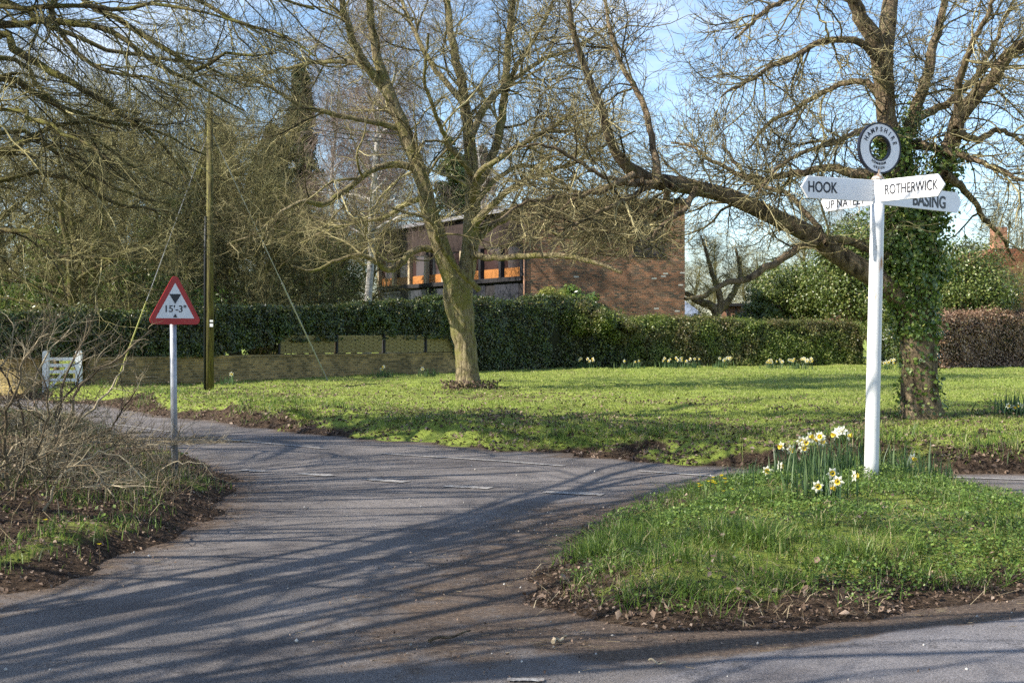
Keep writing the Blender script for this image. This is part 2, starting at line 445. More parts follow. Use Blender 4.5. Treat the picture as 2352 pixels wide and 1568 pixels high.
# ------------------------------------------------------------------ terrain
green_px = [(-1500, 880), (-400, 893), (0, 913), (200, 928), (260, 938), (330, 948), (430, 961), (560, 978), (700, 995), (850, 1009), (1000, 1022), (1150, 1034), (1300, 1047), (1450, 1057), (1600, 1067), (1750, 1076), (1900, 1082), (2100, 1087), (2352, 1090), (3000, 1094), (6000, 1100)]
GREEN = [gp(*p) for p in green_px] + [(400, 30), (500, 900), (-500, 900), (-400, 60)]
verge_px = [(-600, 950), (0, 957), (190, 968), (290, 1007), (390, 1046), (470, 1068), (530, 1100), (562, 1132), (545, 1165), (500, 1205), (430, 1245), (330, 1283), (200, 1325), (100, 1352), (0, 1376), (-200, 1440), (-700, 1560)]
VERGE = [gp(*p) for p in verge_px] + [(-60, 2), (-60, 30)]
mound_px = [(1230, 1395), (1236, 1340), (1285, 1278), (1345, 1222), (1420, 1186), (1500, 1156), (1600, 1124), (1700, 1103), (1850, 1090), (2000, 1090), (2120, 1101), (2240, 1128), (2352, 1160), (2700, 1235), (3200, 1290), (3300, 1350), (2800, 1345), (2352, 1366), (2050, 1408), (1800, 1438), (1550, 1444), (1350, 1424)]
MOUND = [gp(*p) for p in mound_px]

def islands(x, y):
    jit = (vnoise(x, y, .45) - .5) * .26 + (vnoise(x, y, .16) - .5) * .12 + (vnoise(x, y, 1.7) - .5) * .25
    return sdist(x, y, GREEN) + jit * 1.5, sdist(x, y, VERGE) + jit, sdist(x, y, MOUND) + jit * .8 + .1

def ground_z(x, y, sds=None):
    x = np.asarray(x, float); y = np.asarray(y, float)
    sg, sv, sm = sds if sds is not None else islands(x, y)
    z = np.full(x.shape, -0.07)
    lump = (vnoise(x, y, .5) - .5) * .07 + (vnoise(x, y, .17) - .5) * .035
    big = (vnoise(x, y, 6) - .5) * .1
    zg = -.07 + .07 * sstep(-.05, .12, sg) + (.26 + lump * 2.6) * sstep(0.02, .8, sg) * (1 - .0) + .09 * sstep(0, 26, sg) - lump * 1.2 * sstep(1.2, 2.5, sg) + big * sstep(.5, 4, sg)
    zv = -.07 + .07 * sstep(-.05, .1, sv) + (.14 + lump * 1.2) * sstep(0, .5, sv) + .12 * sstep(.3, 2.5, sv)
    zm = -.07 + .07 * sstep(-.05, .1, sm) + (.05 + lump) * sstep(0, .5, sm) + .185 * sstep(.15, 1.5, sm)
    return np.maximum(np.maximum(np.maximum(z, zg), zv), zm)

def gz(x, y):
    return float(ground_z(np.array([x]), np.array([y]))[0])

def axis(segs):
    out = [np.array([segs[0][0]])]
    for a, b_, s in segs:
        n_ = max(1, int(round((b_ - a) / s)))
        out.append(np.linspace(a, b_, n_ + 1)[1:])
    return np.concatenate(out)

def grid_mesh(name, xs, ys, zf, attrf=None):
    X, Y = np.meshgrid(xs, ys)
    X = X.ravel(); Y = Y.ravel()
    Z, at_ = zf(X, Y)
    nx, ny = len(xs), len(ys)
    i = np.arange(nx - 1)[None, :] + np.arange(ny - 1)[:, None] * nx
    i = i.ravel()
    Fq = np.stack([i, i + 1, i + 1 + nx, i + nx], 1)
    return np_mesh(name, np.stack([X, Y, Z], 1), Fq, at_)

def bare(x, y, sg):
    return .7 * sstep(.46, .68, vnoise(x * .7, y, 1.5) * .55 + vnoise(x, y, .4) * .45) * sstep(.6, 2.0, sg) * sstep(15, 6, sg)

def ground_fn(X, Y):
    sds = islands(X, Y)
    sg, sv, sm = sds
    n1 = vnoise(X, Y, 1.3); n2 = vnoise(X, Y, .4)
    near = sstep(9.6, 8.0, Y)
    gg = sstep(.3, .95, sg + (n1 - .5) * 1.2) - .7 * bare(X, Y, sg)
    gv = sstep(.15, .5, sv + (n2 - .5) * .4) * sstep(1.9, .7, sv) * .5 * sstep(.4, .6, vnoise(X, Y, .5))
    gm = .55 * sstep(.1, .4, sm + (n2 - .5) * .3 - .22 * near)
    return ground_z(X, Y, sds), {'grass': np.clip(np.maximum(np.maximum(gg, gv), gm), 0, 1)}

gxs = axis([(-500, -80, 30), (-80, -26, 3), (-26, -9, .4), (-9, 10, .07), (10, 26, .4), (26, 80, 3), (80, 500, 30)])
gys = axis([(-60, -10, 5), (-10, 5, .8), (5, 18, .07), (18, 34, .16), (34, 64, .5), (64, 120, 4), (120, 900, 40)])
g_me = grid_mesh('ground', gxs, gys, ground_fn)

m, n, l, b = new_mat('ground')
b.inputs['Roughness'].default_value = 0.95; b.inputs['Specular IOR Level'].default_value = 0.15
geo = n.new('ShaderNodeNewGeometry')
def N_(scale, detail=6, rough=.65):
    q = n.new('ShaderNodeTexNoise'); q.inputs['Scale'].default_value = scale; q.inputs['Detail'].default_value = detail; q.inputs['Roughness'].default_value = rough
    l.new(geo.outputs['Position'], q.inputs['Vector']); return q
att = n.new('ShaderNodeAttribute'); att.attribute_name = 'grass'
soil = ramp(n, [(0.38, (0.022, 0.015, 0.010)), (0.52, (0.065, 0.043, 0.028)), (0.7, (0.19, 0.13, 0.085))]); l.new(N_(22, 8, .75).outputs['Fac'], soil.inputs[0])
gr = ramp(n, [(0.3, (0.13, 0.17, 0.028)), (0.5, (0.24, 0.3, 0.055)), (0.7, (0.34, 0.37, 0.1))]); l.new(N_(9, 8, .75).outputs['Fac'], gr.inputs[0])
nm = N_(3, 6, .7)
ma = n.new('ShaderNodeMath'); ma.operation = 'ADD'; l.new(att.outputs['Fac'], ma.inputs[0])
mb = n.new('ShaderNodeMath'); mb.operation = 'MULTIPLY_ADD'; mb.inputs[1].default_value = 1.0; mb.inputs[2].default_value = -.5; l.new(nm.outputs['Fac'], mb.inputs[0]); l.new(mb.outputs[0], ma.inputs[1])
mr = ramp(n, [(0.35, (0, 0, 0)), (0.6, (1, 1, 1))]); l.new(ma.outputs[0], mr.inputs[0])
mx = n.new('ShaderNodeMix'); mx.data_type = 'RGBA'
l.new(mr.outputs[0], mx.inputs['Factor']); l.new(soil.outputs[0], mx.inputs['A']); l.new(gr.outputs[0], mx.inputs['B']); l.new(mx.outputs['Result'], b.inputs['Base Color'])
bp = n.new('ShaderNodeBump'); bp.inputs['Strength'].default_value = .9; bp.inputs['Distance'].default_value = .04
l.new(N_(28, 6, .8).outputs['Fac'], bp.inputs['Height']); l.new(bp.outputs[0], b.inputs['Normal'])
M['ground'] = m
tag(link('ground', g_me, mat=m), kind='structure')

# road sheet
SEAM = [gp(*p) for p in [(1380, 1600), (1450, 1565), (1700, 1508), (2100, 1448), (2352, 1418), (3200, 1340)]]
def seg_dist(X, Y, pts):
    d = np.full(X.shape, 1e9)
    for (x0, y0), (x1, y1) in zip(pts[:-1], pts[1:]):
        ex, ey = x1 - x0, y1 - y0
        t = np.clip(((X - x0) * ex + (Y - y0) * ey) / (ex * ex + ey * ey), 0, 1)
        d = np.minimum(d, np.hypot(X - x0 - t * ex, Y - y0 - t * ey))
    return d
NEWTAR = SEAM + [(30, -30), (-.2, -30)]
def road_fn(X, Y):
    sg, sv, sm = islands(X, Y)
    dm = np.minimum(np.minimum(-sg, -sv), 9)
    dirt = .75 * np.exp(-np.maximum(dm, 0) / .28)
    dirt = np.maximum(dirt, 1.1 * np.exp(-np.maximum(-sm, 0) / .4))
    spine = [gp(1330, 1170), gp(1180, 1260), gp(1060, 1360), gp(1000, 1480)]
    dirt = np.maximum(dirt, .72 * np.exp(-(seg_dist(X, Y, spine) / .75) ** 2))
    lowr = [gp(1150, 1440), gp(1400, 1490), gp(1800, 1475), gp(2352, 1405)]
    dirt = np.maximum(dirt, 1.0 * np.exp(-(seg_dist(X, Y, lowr) / .33) ** 2))
    nt = sstep(-.04, .05, sdist(X, Y, NEWTAR) + (vnoise(X, Y, .3) - .5) * .14)
    dirt = dirt * (1 - nt * .75)
    z = (vnoise(X, Y, 3) - .5) * .02 + (vnoise(X, Y, .9) - .5) * .008 + nt * .012
    return z, {'dirt': np.clip(dirt, 0, 1), 'newtar': nt}
rxs = axis([(-60, -12, 2), (-12, 12, .1), (12, 60, 2)])
rys = axis([(-30, 4, 1), (4, 20, .1), (20, 36, .4)])
rd_me = grid_mesh('road', rxs, rys, road_fn)
m, n, l, b = new_mat('asphalt')
b.inputs['Roughness'].default_value = 0.8; b.inputs['Specular IOR Level'].default_value = 0.35
geo = n.new('ShaderNodeNewGeometry')
base = ramp(n, [(0.3, (0.12, 0.104, 0.096)), (0.5, (0.18, 0.16, 0.148)), (0.7, (0.24, 0.215, 0.2))]); l.new(N_(1.1, 8, .6).outputs['Fac'], base.inputs[0])
agg = n.new('ShaderNodeTexVoronoi'); agg.inputs['Scale'].default_value = 75; l.new(geo.outputs['Position'], agg.inputs['Vector'])
ar = ramp(n, [(0.1, (1.25, 1.25, 1.25)), (0.5, (.8, .8, .8)), (0.9, (.5, .5, .5))]); l.new(agg.outputs['Distance'], ar.inputs[0])
mu = n.new('ShaderNodeMix'); mu.data_type = 'RGBA'; mu.blend_type = 'MULTIPLY'; mu.inputs['Factor'].default_value = .8
l.new(base.outputs[0], mu.inputs['A']); l.new(ar.outputs[0], mu.inputs['B'])
grain = ramp(n, [(0.3, (.6, .6, .6)), (0.7, (1.4, 1.4, 1.4))]); l.new(N_(160, 3, .7).outputs['Fac'], grain.inputs[0])
mu2 = n.new('ShaderNodeMix'); mu2.data_type = 'RGBA'; mu2.blend_type = 'MULTIPLY'; mu2.inputs['Factor'].default_value = .8
l.new(mu.outputs['Result'], mu2.inputs['A']); l.new(grain.outputs[0], mu2.inputs['B'])
vc = n.new('ShaderNodeTexVoronoi'); vc.feature = 'DISTANCE_TO_EDGE'; vc.inputs['Scale'].default_value = .55
wv_ = n.new('ShaderNodeVectorMath'); wv_.operation = 'MULTIPLY_ADD'; wv_.inputs[1].default_value = (.9, .9, .9)
l.new(N_(2.2, 6, .7).outputs['Color'], wv_.inputs[0]); l.new(geo.outputs['Position'], wv_.inputs[2]); l.new(wv_.outputs[0], vc.inputs['Vector'])
cr_ = ramp(n, [(0.0, (.42, .42, .42)), (0.012, (1, 1, 1))]); l.new(vc.outputs['Distance'], cr_.inputs[0])
pt_ = ramp(n, [(0.40, (.78, .78, .8)), (0.44, (1, 1, 1)), (0.6, (1, 1, 1)), (0.66, (1.14, 1.12, 1.1))]); l.new(N_(.35, 5, .55).outputs['Fac'], pt_.inputs[0])
for q_ in (cr_, pt_):
    mq = n.new('ShaderNodeMix'); mq.data_type = 'RGBA'; mq.blend_type = 'MULTIPLY'; mq.inputs['Factor'].default_value = .85
    l.new(mu2.outputs['Result'], mq.inputs['A']); l.new(q_.outputs[0], mq.inputs['B']); mu2 = mq
at2 = n.new('ShaderNodeAttribute'); at2.attribute_name = 'newtar'
mx2 = n.new('ShaderNodeMix'); mx2.data_type = 'RGBA'; mx2.blend_type = 'MULTIPLY'; l.new(at2.outputs['Fac'], mx2.inputs['Factor'])
l.new(mu2.outputs['Result'], mx2.inputs['A']); mx2.inputs['B'].default_value = (1.12, 1.17, 1.27, 1)
at1 = n.new('ShaderNodeAttribute'); at1.attribute_name = 'dirt'
nd = N_(5, 8, .75)
ma = n.new('ShaderNodeMath'); ma.operation = 'MULTIPLY_ADD'; ma.inputs[1].default_value = 1.6; ma.inputs[2].default_value = -.8; l.new(nd.outputs['Fac'], ma.inputs[0])
mb = n.new('ShaderNodeMath'); mb.operation = 'ADD'; l.new(ma.outputs[0], mb.inputs[0]); l.new(at1.outputs['Fac'], mb.inputs[1])
mr = ramp(n, [(0.3, (0, 0, 0)), (0.75, (1, 1, 1))]); l.new(mb.outputs[0], mr.inputs[0])
dirt = ramp(n, [(0.3, (0.035, 0.025, 0.017)), (0.5, (0.095, 0.065, 0.044)), (0.72, (0.26, 0.195, 0.14))]); l.new(N_(30, 8, .8).outputs['Fac'], dirt.inputs[0])
mx = n.new('ShaderNodeMix'); mx.data_type = 'RGBA'
l.new(mr.outputs[0], mx.inputs['Factor']); l.new(mx2.outputs['Result'], mx.inputs['A']); l.new(dirt.outputs[0], mx.inputs['B']); l.new(mx.outputs['Result'], b.inputs['Base Color'])
bp = n.new('ShaderNodeBump'); bp.inputs['Strength'].default_value = .7; bp.inputs['Distance'].default_value = .012
l.new(N_(120, 4, .8).outputs['Fac'], bp.inputs['Height']); l.new(bp.outputs[0], b.inputs['Normal'])
M['road'] = m
tag(link('road', rd_me, mat=m), kind='structure')

# road markings
m, n, l, b = new_mat('worn_line_paint')
geo = n.new('ShaderNodeNewGeometry')
r = ramp(n, [(0.44, (0.18, 0.16, 0.148)), (0.62, (0.5, 0.48, 0.44))]); l.new(N_(26, 8, .8).outputs['Fac'], r.inputs[0]); l.new(r.outputs[0], b.inputs['Base Color'])
b.inputs['Roughness'].default_value = .7
V, Fq = [], []
for (x0, y0, x1, y1), w in [((240, 973, 395, 992), .1), ((500, 1006, 755, 1031), .1), ((875, 1042, 1176, 1061), .1), ((1176, 1061, 1296, 1070), .1), ((1466, 1082, 1666, 1095), .1), ((2111, 1093, 2480, 1106), .1),
                            ((555, 1079, 612, 1083), .16), ((685, 1088, 765, 1093), .16), ((845, 1101, 932, 1108), .16), ((1022, 1117, 1127, 1122), .16), ((1251, 1131, 1386, 1137), .16), ((1165, 1563, 1250, 1564), .05)]:
    a = np.array(gp(x0, y0)); c = np.array(gp(x1, y1)); t = (c - a) / np.linalg.norm(c - a); nn = np.array([-t[1], t[0]]) * w / 2
    K = 12
    for k in range(K + 1):
        p = a + (c - a) * k / K
        for s in (-1, 1):
            q = p + nn * s * (1 + .12 * rng.normal())
            V.append((q[0], q[1], 0))
    o = len(V) - 2 * (K + 1)
    for k in range(K):
        Fq.append((o + 2 * k, o + 2 * k + 2, o + 2 * k + 3, o + 2 * k + 1))
V = np.array(V)
V[:, 2] = (vnoise(V[:, 0], V[:, 1], 3) - .5) * .02 + (vnoise(V[:, 0], V[:, 1], .9) - .5) * .008 + .009
tag(link('road_marking', np_mesh('road_marking', V, np.array(Fq)), mat=m), kind='structure')

# ------------------------------------------------------------------ grass and litter (uncountable)
def scatter(n_, x0, x1, y0, y1, keep, power=0.0):
    """random ground points, density falling with distance"""
    u = rng.random(n_)
    if power:
        p = 1 - power
        y = (y0 ** p + u * (y1 ** p - y0 ** p)) ** (1 / p) if abs(p) > 1e-6 else y0 * (y1 / y0) ** u
    else:
        y = y0 + u * (y1 - y0)
    x = rng.uniform(-1, 1, n_) * y * .46 if x0 is None else rng.uniform(x0, x1, n_)
    sds = islands(x, y)
    k = keep(x, y, sds) > rng.random(n_)
    x, y = x[k], y[k]
    z = ground_z(x, y)
    return np.stack([x, y, z], 1)

# lawn
C = scatter(340000, None, None, 14.5, 60, lambda x, y, s: sstep(.25, .9, s[0] + (vnoise(x, y, .6) - .5) * 1.0) * (1 - bare(x, y, s[0])), power=1.0)
tag(link('grass', blade_mesh('grass', C - [0, 0, .01], .03 + .035 * vnoise(C[:, 0], C[:, 1], .8), .006 + C[:, 1] * .0004, lean=.9), mat=M['grass']), 'sunlit short green lawn grass of the village green', 'grass', kind='stuff')
# longer tufts along the road edge of the green
C = scatter(110000, None, None, 14.5, 34, lambda x, y, s: sstep(.12, .5, s[0]) * sstep(2.8, 1.2, s[0]) * sstep(.36, .6, vnoise(x, y, .9)) * sstep(.3, .55, vnoise(x, y, .28)), power=1.0)
tag(link('grass', blade_mesh('verge_grass', C - [0, 0, .01], .08 + .12 * vnoise(C[:, 0], C[:, 1], .5), .011, lean=1.0), mat=M['lush']), 'longer tufted grass along the bank where the green meets the road', 'grass', kind='stuff')
# mound
def mound_keep(x, y, s):
    near = sstep(9.6, 8.0, y)
    return sstep(.04, .3, s[2] - .2 * near + (vnoise(x, y, .3) - .5) * .3)
def leafy(x, y):       # patches where broad-leaved plants replace the grass
    return sstep(.42, .56, vnoise(x + 5, y * 1.3, .75) + .22 * sstep(9.0, 10.2, y) - .12 * sstep(2.2, 1.0, x))
def thin(x, y):        # patches where the turf is thin and straw shows
    return sstep(.5, .66, vnoise(x + 31, y * 1.5, .6) + .12 * sstep(2.8, 4.5, x))
C = scatter(200000, -.3, 7.5, 6, 14.6, lambda x, y, s: mound_keep(x, y, s) * (1 - .7 * leafy(x, y)) * (1 - .85 * thin(x, y)) * (.3 + .7 * sstep(.3, .55, vnoise(x, y, .22))))
tag(link('grass', blade_mesh('mound_grass', C - [0, 0, .01], .05 + .16 * vnoise(C[:, 0], C[:, 1], .3) ** 1.5, .006, lean=1.3), mat=M['lush']), 'lush long grass on the mound around the white finger post', 'grass', kind='stuff')
C = scatter(190000, -.3, 7.5, 6, 14.6, lambda x, y, s: mound_keep(x, y, s) * (leafy(x, y) * (1 - .6 * thin(x, y)) + .05))
C[:, 2] += .01 + (.03 + .1 * vnoise(C[:, 0], C[:, 1], .25)) * rng.random(len(C)) ** .6
V, Fq, var = leaves(C, np.tile([[0, -.15, 1.0]], (len(C), 1)), .021, .85, jit=.55)
tag(link('ground_cover', np_mesh('ground_cover', V, Fq, {'var': var}, smooth=False), mat=M['cover']), 'low leafy green plants carpeting the mound around the finger post', 'ground cover', kind='stuff')
# left verge
C = scatter(110000, -14, -1.5, 6, 25, lambda x, y, s: sstep(.06, .3, s[1]) * sstep(3.2, 1.4, s[1]) * sstep(.38, .6, vnoise(x, y, .4)) * sstep(.25, .5, vnoise(x, y, .13)))
tag(link('grass', blade_mesh('left_grass', C - [0, 0, .01], .04 + .09 * vnoise(C[:, 0], C[:, 1], .4), .0075, lean=.7), mat=M['lush']), 'green grass on the left verge beneath the height warning sign', 'grass', kind='stuff')
C = scatter(24000, -14, -1.5, 6, 25, lambda x, y, s: sstep(.1, .4, s[1]) * sstep(2.8, 1.2, s[1]) * sstep(.5, .64, vnoise(x + 9, y, .4)))
C[:, 2] += .02 + .06 * rng.random(len(C))
V, Fq, var = leaves(C, np.tile([[0, 0, 1.0]], (len(C), 1)), .035, .8, jit=.5)
tag(link('ground_cover', np_mesh('verge_cover', V, Fq, {'var': var}, smooth=False), mat=M['cover']), 'low leafy green weeds on the left verge', 'ground cover', kind='stuff')
# dry stems
C = scatter(60000, -14, -1.5, 7, 25, lambda x, y, s: sstep(.15, .7, s[1]) * sstep(.3, .55, vnoise(x, y, .9)) * (.12 + .88 * sstep(10.6, 11.8, y + .5 * x + 2)))
tag(link('dry_stems', blade_mesh('dry_stems', C, .12 + .14 * vnoise(C[:, 0], C[:, 1], .6), .006, lean=1.8), mat=M['straw']), 'tangle of dry straw-coloured stems on the left verge', 'dead grass', kind='stuff')
C1 = scatter(16000, -.3, 7.5, 6.3, 14, lambda x, y, s: sstep(.0, .2, s[2]) * (.08 + .6 * thin(x, y) + .35 * sstep(9.0, 7.8, y)))
C2 = scatter(9000, None, None, 14.5, 30, lambda x, y, s: sstep(.05, .2, s[0]) * sstep(3, .7, s[0]), power=1)
C = np.concatenate([C1, C2])
tag(link('dry_stems', blade_mesh('dry_stems_mound', C, .085, .0045, lean=2.4), mat=M['straw']), 'dry grass stalks on the earthy edges of mound and green', 'dead grass', kind='stuff')
# leaf litter
def litter(name, label, C, size, lift=.012):
    nz_ = np.tile([[0, 0, 1.0]], (len(C), 1))
    C = C + [0, 0, 1] * (lift * (0.3 + rng.random((len(C), 1)) * 1.5))
    V, Fq, var = leaves(C, nz_, size, .65, fold=.3, jit=.45)
    tag(link('leaf_litter', np_mesh(name, V, Fq, {'var': var}, smooth=False), mat=M['litter']), label, 'dead leaves', kind='stuff')
C = scatter(60000, -.6, 7.5, 6, 14.6, lambda x, y, s: sstep(-.35, .05, s[2]) * sstep(1.1, .25, s[2]) * (.15 + .85 * sstep(10.5, 8.5, y)))
litter('litter_mound', 'dead brown leaves and bark bits on the near earth edge of the mound', C, .026)
C = scatter(3500, -.3, 7.5, 6, 14, lambda x, y, s: sstep(0, .2, s[2]) * (.1 + .7 * thin(x, y) + .5 * sstep(9, 7.6, y)))
litter('litter_mound_large', 'larger curled dead leaves lying in the grass of the mound', C, .05, lift=.04)
C = scatter(110000, -14, -1.3, 6, 25, lambda x, y, s: sstep(-.3, .0, s[1]) * sstep(3.6, .6, s[1]))
litter('litter_verge', 'dead brown leaves on the earth edge of the left verge', C, .03)
C = scatter(90000, None, None, 14, 45, lambda x, y, s: np.maximum(sstep(-.2, .1, s[0]) * sstep(1.6, .5, s[0]), .9 * bare(x, y, s[0])), power=1)
litter('litter_green', 'dead brown leaves along the bank and in bare patches of the green', C, .06)
C = scatter(26000, None, None, 15, 40, lambda x, y, s: sstep(.5, 1, s[0]) * sstep(11, 3, s[0]) * (.15 + .85 * sstep(.4, .65, vnoise(x, y, 1.1))), power=1)
litter('litter_lawn', 'scattered dead leaves over the rough front part of the green', C, .05, lift=.05)
def road_litter_keep(x, y, s):
    _, a = road_fn(x, y)
    return np.clip(a['dirt'], 0, 1) ** 1.5 * (np.maximum(np.maximum(s[0], s[1]), s[2]) < 0) * sstep(.3, .6, vnoise(x, y, .35))
def road_pts(n_):
    x = rng.uniform(-4.5, 6, n_); y = rng.uniform(5.5, 16, n_)
    k = road_litter_keep(x, y, islands(x, y)) > rng.random(n_)
    return np.stack([x[k], y[k], np.full(k.sum(), .012)], 1)
C = road_pts(42000)
litter('litter_road', 'crumbs of dead leaf and bark strewn over the dirty parts of the road', C, .016, lift=.004)
C = road_pts(9000)
a = rng.normal(0, .5, len(C)); L = .02 + .06 * rng.random(len(C)) ** 2
P = np.stack([C, C + np.stack([np.cos(a) * L, np.sin(a) * L, .004 * np.ones(len(C))], 1)], 1)
V, Fq, var = tubes(P, np.full(P.shape[:2], .0014), 3)
tag(link('twig_debris', np_mesh('twig_debris', V, Fq, {'var': var}), mat=M['straw']), 'fine broken twigs and needles scattered on the road beside the mound', 'twigs', kind='stuff')
# small stones
n_ = 2600
x = rng.uniform(-5, 6, n_); y = rng.uniform(5.5, 16, n_); s = islands(x, y)
k = (np.maximum(np.maximum(s[0], s[1]), s[2]) < .1) & (rng.random(n_) < .12 + .88 * road_litter_keep(x, y, s))
x, y = x[k], y[k]; n_ = len(x)
oc = np.array([[1, 0, 0], [-1, 0, 0], [0, 1, 0], [0, -1, 0], [0, 0, 1], [0, 0, -1]], float)
of = np.array([[0, 2, 4], [2, 1, 4], [1, 3, 4], [3, 0, 4], [2, 0, 5], [1, 2, 5], [3, 1, 5], [0, 3, 5]])
sz = .004 + .008 * rng.random(n_) ** 3
V = np.stack([x, y, np.full(n_, .012)], 1)[:, None, :] + oc[None] * (sz[:, None, None] * (.6 + .7 * rng.random((n_, 6, 1))))
Fq = (np.arange(n_)[:, None, None] * 6 + of[None]).reshape(-1, 3)
M['stone'] = leaf_mat('stone', [(0, (0.2, 0.18, 0.16)), (1, (0.6, 0.57, 0.52))], trans=0, rough=.8)
tag(link('gravel', np_mesh('gravel', V.reshape(-1, 3), Fq, {'var': np.repeat(rng.random(n_), 6)}, smooth=False), mat=M['stone']), 'small pale stones scattered over the road', 'gravel', kind='stuff')

# ------------------------------------------------------------------ tree growth
def grow(P, Rd, n_child, L0, L1, ang=(0.5, 1.1), t0=0.1, K=8, trop=(0.0, 0.0), wander=.25, rfac=.6, rmin=.003, rlen=None, taper=.25, flat=0.0):
    N, K0, _ = P.shape
    w = np.linalg.norm(P[:, -1] - P[:, 0], axis=1); w = w / w.sum()
    idx = rng.choice(N, n_child, p=w)
    t = t0 + (1 - t0) * rng.random(n_child) ** .85
    f = t * (K0 - 1); i0 = np.minimum(f.astype(int), K0 - 2); u = (f - i0)[:, None]
    pos = P[idx, i0] * (1 - u) + P[idx, i0 + 1] * u
    tan = unit(P[idx, i0 + 1] - P[idx, i0])
    r0 = Rd[idx, i0] * (1 - u[:, 0]) + Rd[idx, i0 + 1] * u[:, 0]
    perp = unit(np.cross(tan, rng.normal(size=(n_child, 3))))
    if flat:
        perp[:, 2] *= (1 - flat); perp = unit(perp)
    a = rng.uniform(ang[0], ang[1], n_child)[:, None]
    d = unit(tan * np.cos(a) + perp * np.sin(a))
    L = rng.uniform(L0, L1, n_child) * (1 - .55 * t)
    r = np.minimum(r0 * rfac, (rlen or .02) * L) ; r = np.maximum(r, rmin)
    out = np.empty((n_child, K, 3)); rad = np.empty((n_child, K))
    out[:, 0] = pos; rad[:, 0] = r
    seg = (L / (K - 1))[:, None]
    drift = rng.normal(size=(n_child, 3)) * wander * .5
    for k in range(1, K):
        tr = trop[0] + (trop[1] - trop[0]) * (k / (K - 1))
        d = unit(d + rng.normal(size=(n_child, 3)) * wander + drift * .4 + np.array([[0, 0, tr]]))
        out[:, k] = out[:, k - 1] + d * seg
        rad[:, k] = r * (1 - (1 - taper) * k / (K - 1))
    out[:, :, 2] = np.maximum(out[:, :, 2], .3)
    return out, rad

def limbs_np(limbs, scale_fn, K=26, jit=.013):
    """limbs: lists of (x,y,z,r) in world units"""
    P = np.empty((len(limbs), K, 3)); Rd = np.empty((len(limbs), K))
    for i, L in enumerate(limbs):
        c = catmull(L, K)
        P[i] = c[:, :3] + rng.normal(size=(K, 3)) * jit * np.minimum(1, np.arange(K) / 3)[:, None]
        Rd[i] = np.maximum(c[:, 3], .006)
    return P, Rd

def px_limb(pts, d, dy=0.0, dyend=None):
    """trace: (px,py,rpx[,extra depth]) at distance d, depth drifting from dy to dyend"""
    out = []
    n_ = len(pts)
    dyend = dy if dyend is None else dyend
    for i, p in enumerate(pts):
        dd = d + dy + (dyend - dy) * i / (n_ - 1)
        x, y, z = at(p[0], p[1], dd)
        out.append((x, y, z, p[2] / F * dd))
    return out

def crown_parts(P, Rd, levels):
    """levels: list of dict for grow; returns list of (P,Rd)"""
    out = []
    src = (P, Rd)
    for lv in levels:
        lv = dict(lv)
        also = lv.pop('also', None)
        if also is not None and out:
            pass
        c = grow(src[0], src[1], **lv)
        out.append(c)
        src = c
    return out

def build_tree(name, label, cat, base, limbs, trunk_n, levels, bark, twig, group=None, sides=12, zmin=None):
    """limbs world coords; the first trunk_n limbs go in the trunk mesh, the others are branches"""
    root = empty(name, base, 0, label, cat, group)
    off = np.array(base)[None, None, :]
    P, Rd = limbs_np(limbs, None)
    P = P - off
    parts = [tubes(P[i:i + 1], Rd[i:i + 1], sides if i < trunk_n else 8) for i in range(len(limbs))]
    V, Fq, var = join_np(parts[:trunk_n])
    # lumpy bark
    V = V + (np.stack([vnoise(V[:, 2] * 1.3 + V[:, 0] * 3, V[:, 1] * 3 + V[:, 2] * .4, .3), vnoise(V[:, 2] * 1.1, V[:, 0] * 3 + 7, .3), np.zeros(len(V))], 1) - .5) * np.array([.018, .018, 0])
    link('trunk', np_mesh('trunk', V, Fq, {'var': var}), root, bark)
    if len(limbs) > trunk_n:
        V, Fq, var = join_np(parts[trunk_n:])
        link('branches', np_mesh('branches', V, Fq, {'var': var}), root, bark)
    cr = []
    w0 = P, Rd
    src = (P, Rd)
    first = True
    tw = []
    for lv in levels:
        lv = dict(lv); sd = lv.pop('sides', 3); fr = lv.pop('src', 'prev')
        s_ = w0 if fr == 'limbs' else src
        if fr == 'limbs':
            sel = lv.pop('sel', None)
            if sel is not None: s_ = (P[sel], Rd[sel])
        c = grow(s_[0], s_[1], **lv)
        if zmin: 
            ok = c[0][:, :, 2].min(axis=1) > zmin - base[2]
            c = (c[0][ok], c[1][ok])
        tw.append(tubes(c[0], c[1], sd))
        src = c
    V, Fq, var = join_np(tw)
    V[:, 2] = np.maximum(V[:, 2], .02 )
    link('crown', np_mesh('crown', V, Fq, {'var': var}), root, twig)
    return root, P, Rd

def copy_tree(o, parent=None):
    c = o.copy(); COL.objects.link(c)
    if parent is not None: c.parent = parent
    for ch in list(o.children):
        copy_tree(ch, c)
    return c

# ---- central tree on the green
D = 31.0
base = (*at(1075, 895, D)[:2], gz(*at(1075, 895, D)[:2]) - .05)
L = []
L.append(px_limb([(1077, 905, 42), (1076, 888, 32), (1073, 850, 27), (1069, 800, 26), (1061, 745, 29), (1054, 700, 33), (1051, 660, 34), (1050, 620, 25)], D))
L.append(px_limb([(1050, 690, 22), (1036, 630, 23), (1015, 575, 22), (993, 510, 20), (976, 440, 18.5), (956, 370, 17), (930, 300, 16), (905, 240, 15), (885, 190, 13), (865, 130, 11), (855, 60, 9), (848, -20, 8), (838, -140, 6), (830, -260, 3)], D, 0, -.8))
L.append(px_limb([(1058, 690, 22), (1068, 640, 21), (1078, 590, 20), (1083, 520, 19), (1086, 440, 18), (1081, 360, 15), (1075, 290, 13), (1062, 200, 11), (1040, 110, 9), (1030, 30, 8), (1025, -80, 6), (1030, -220, 3)], D, 0, .8))
TR = 3
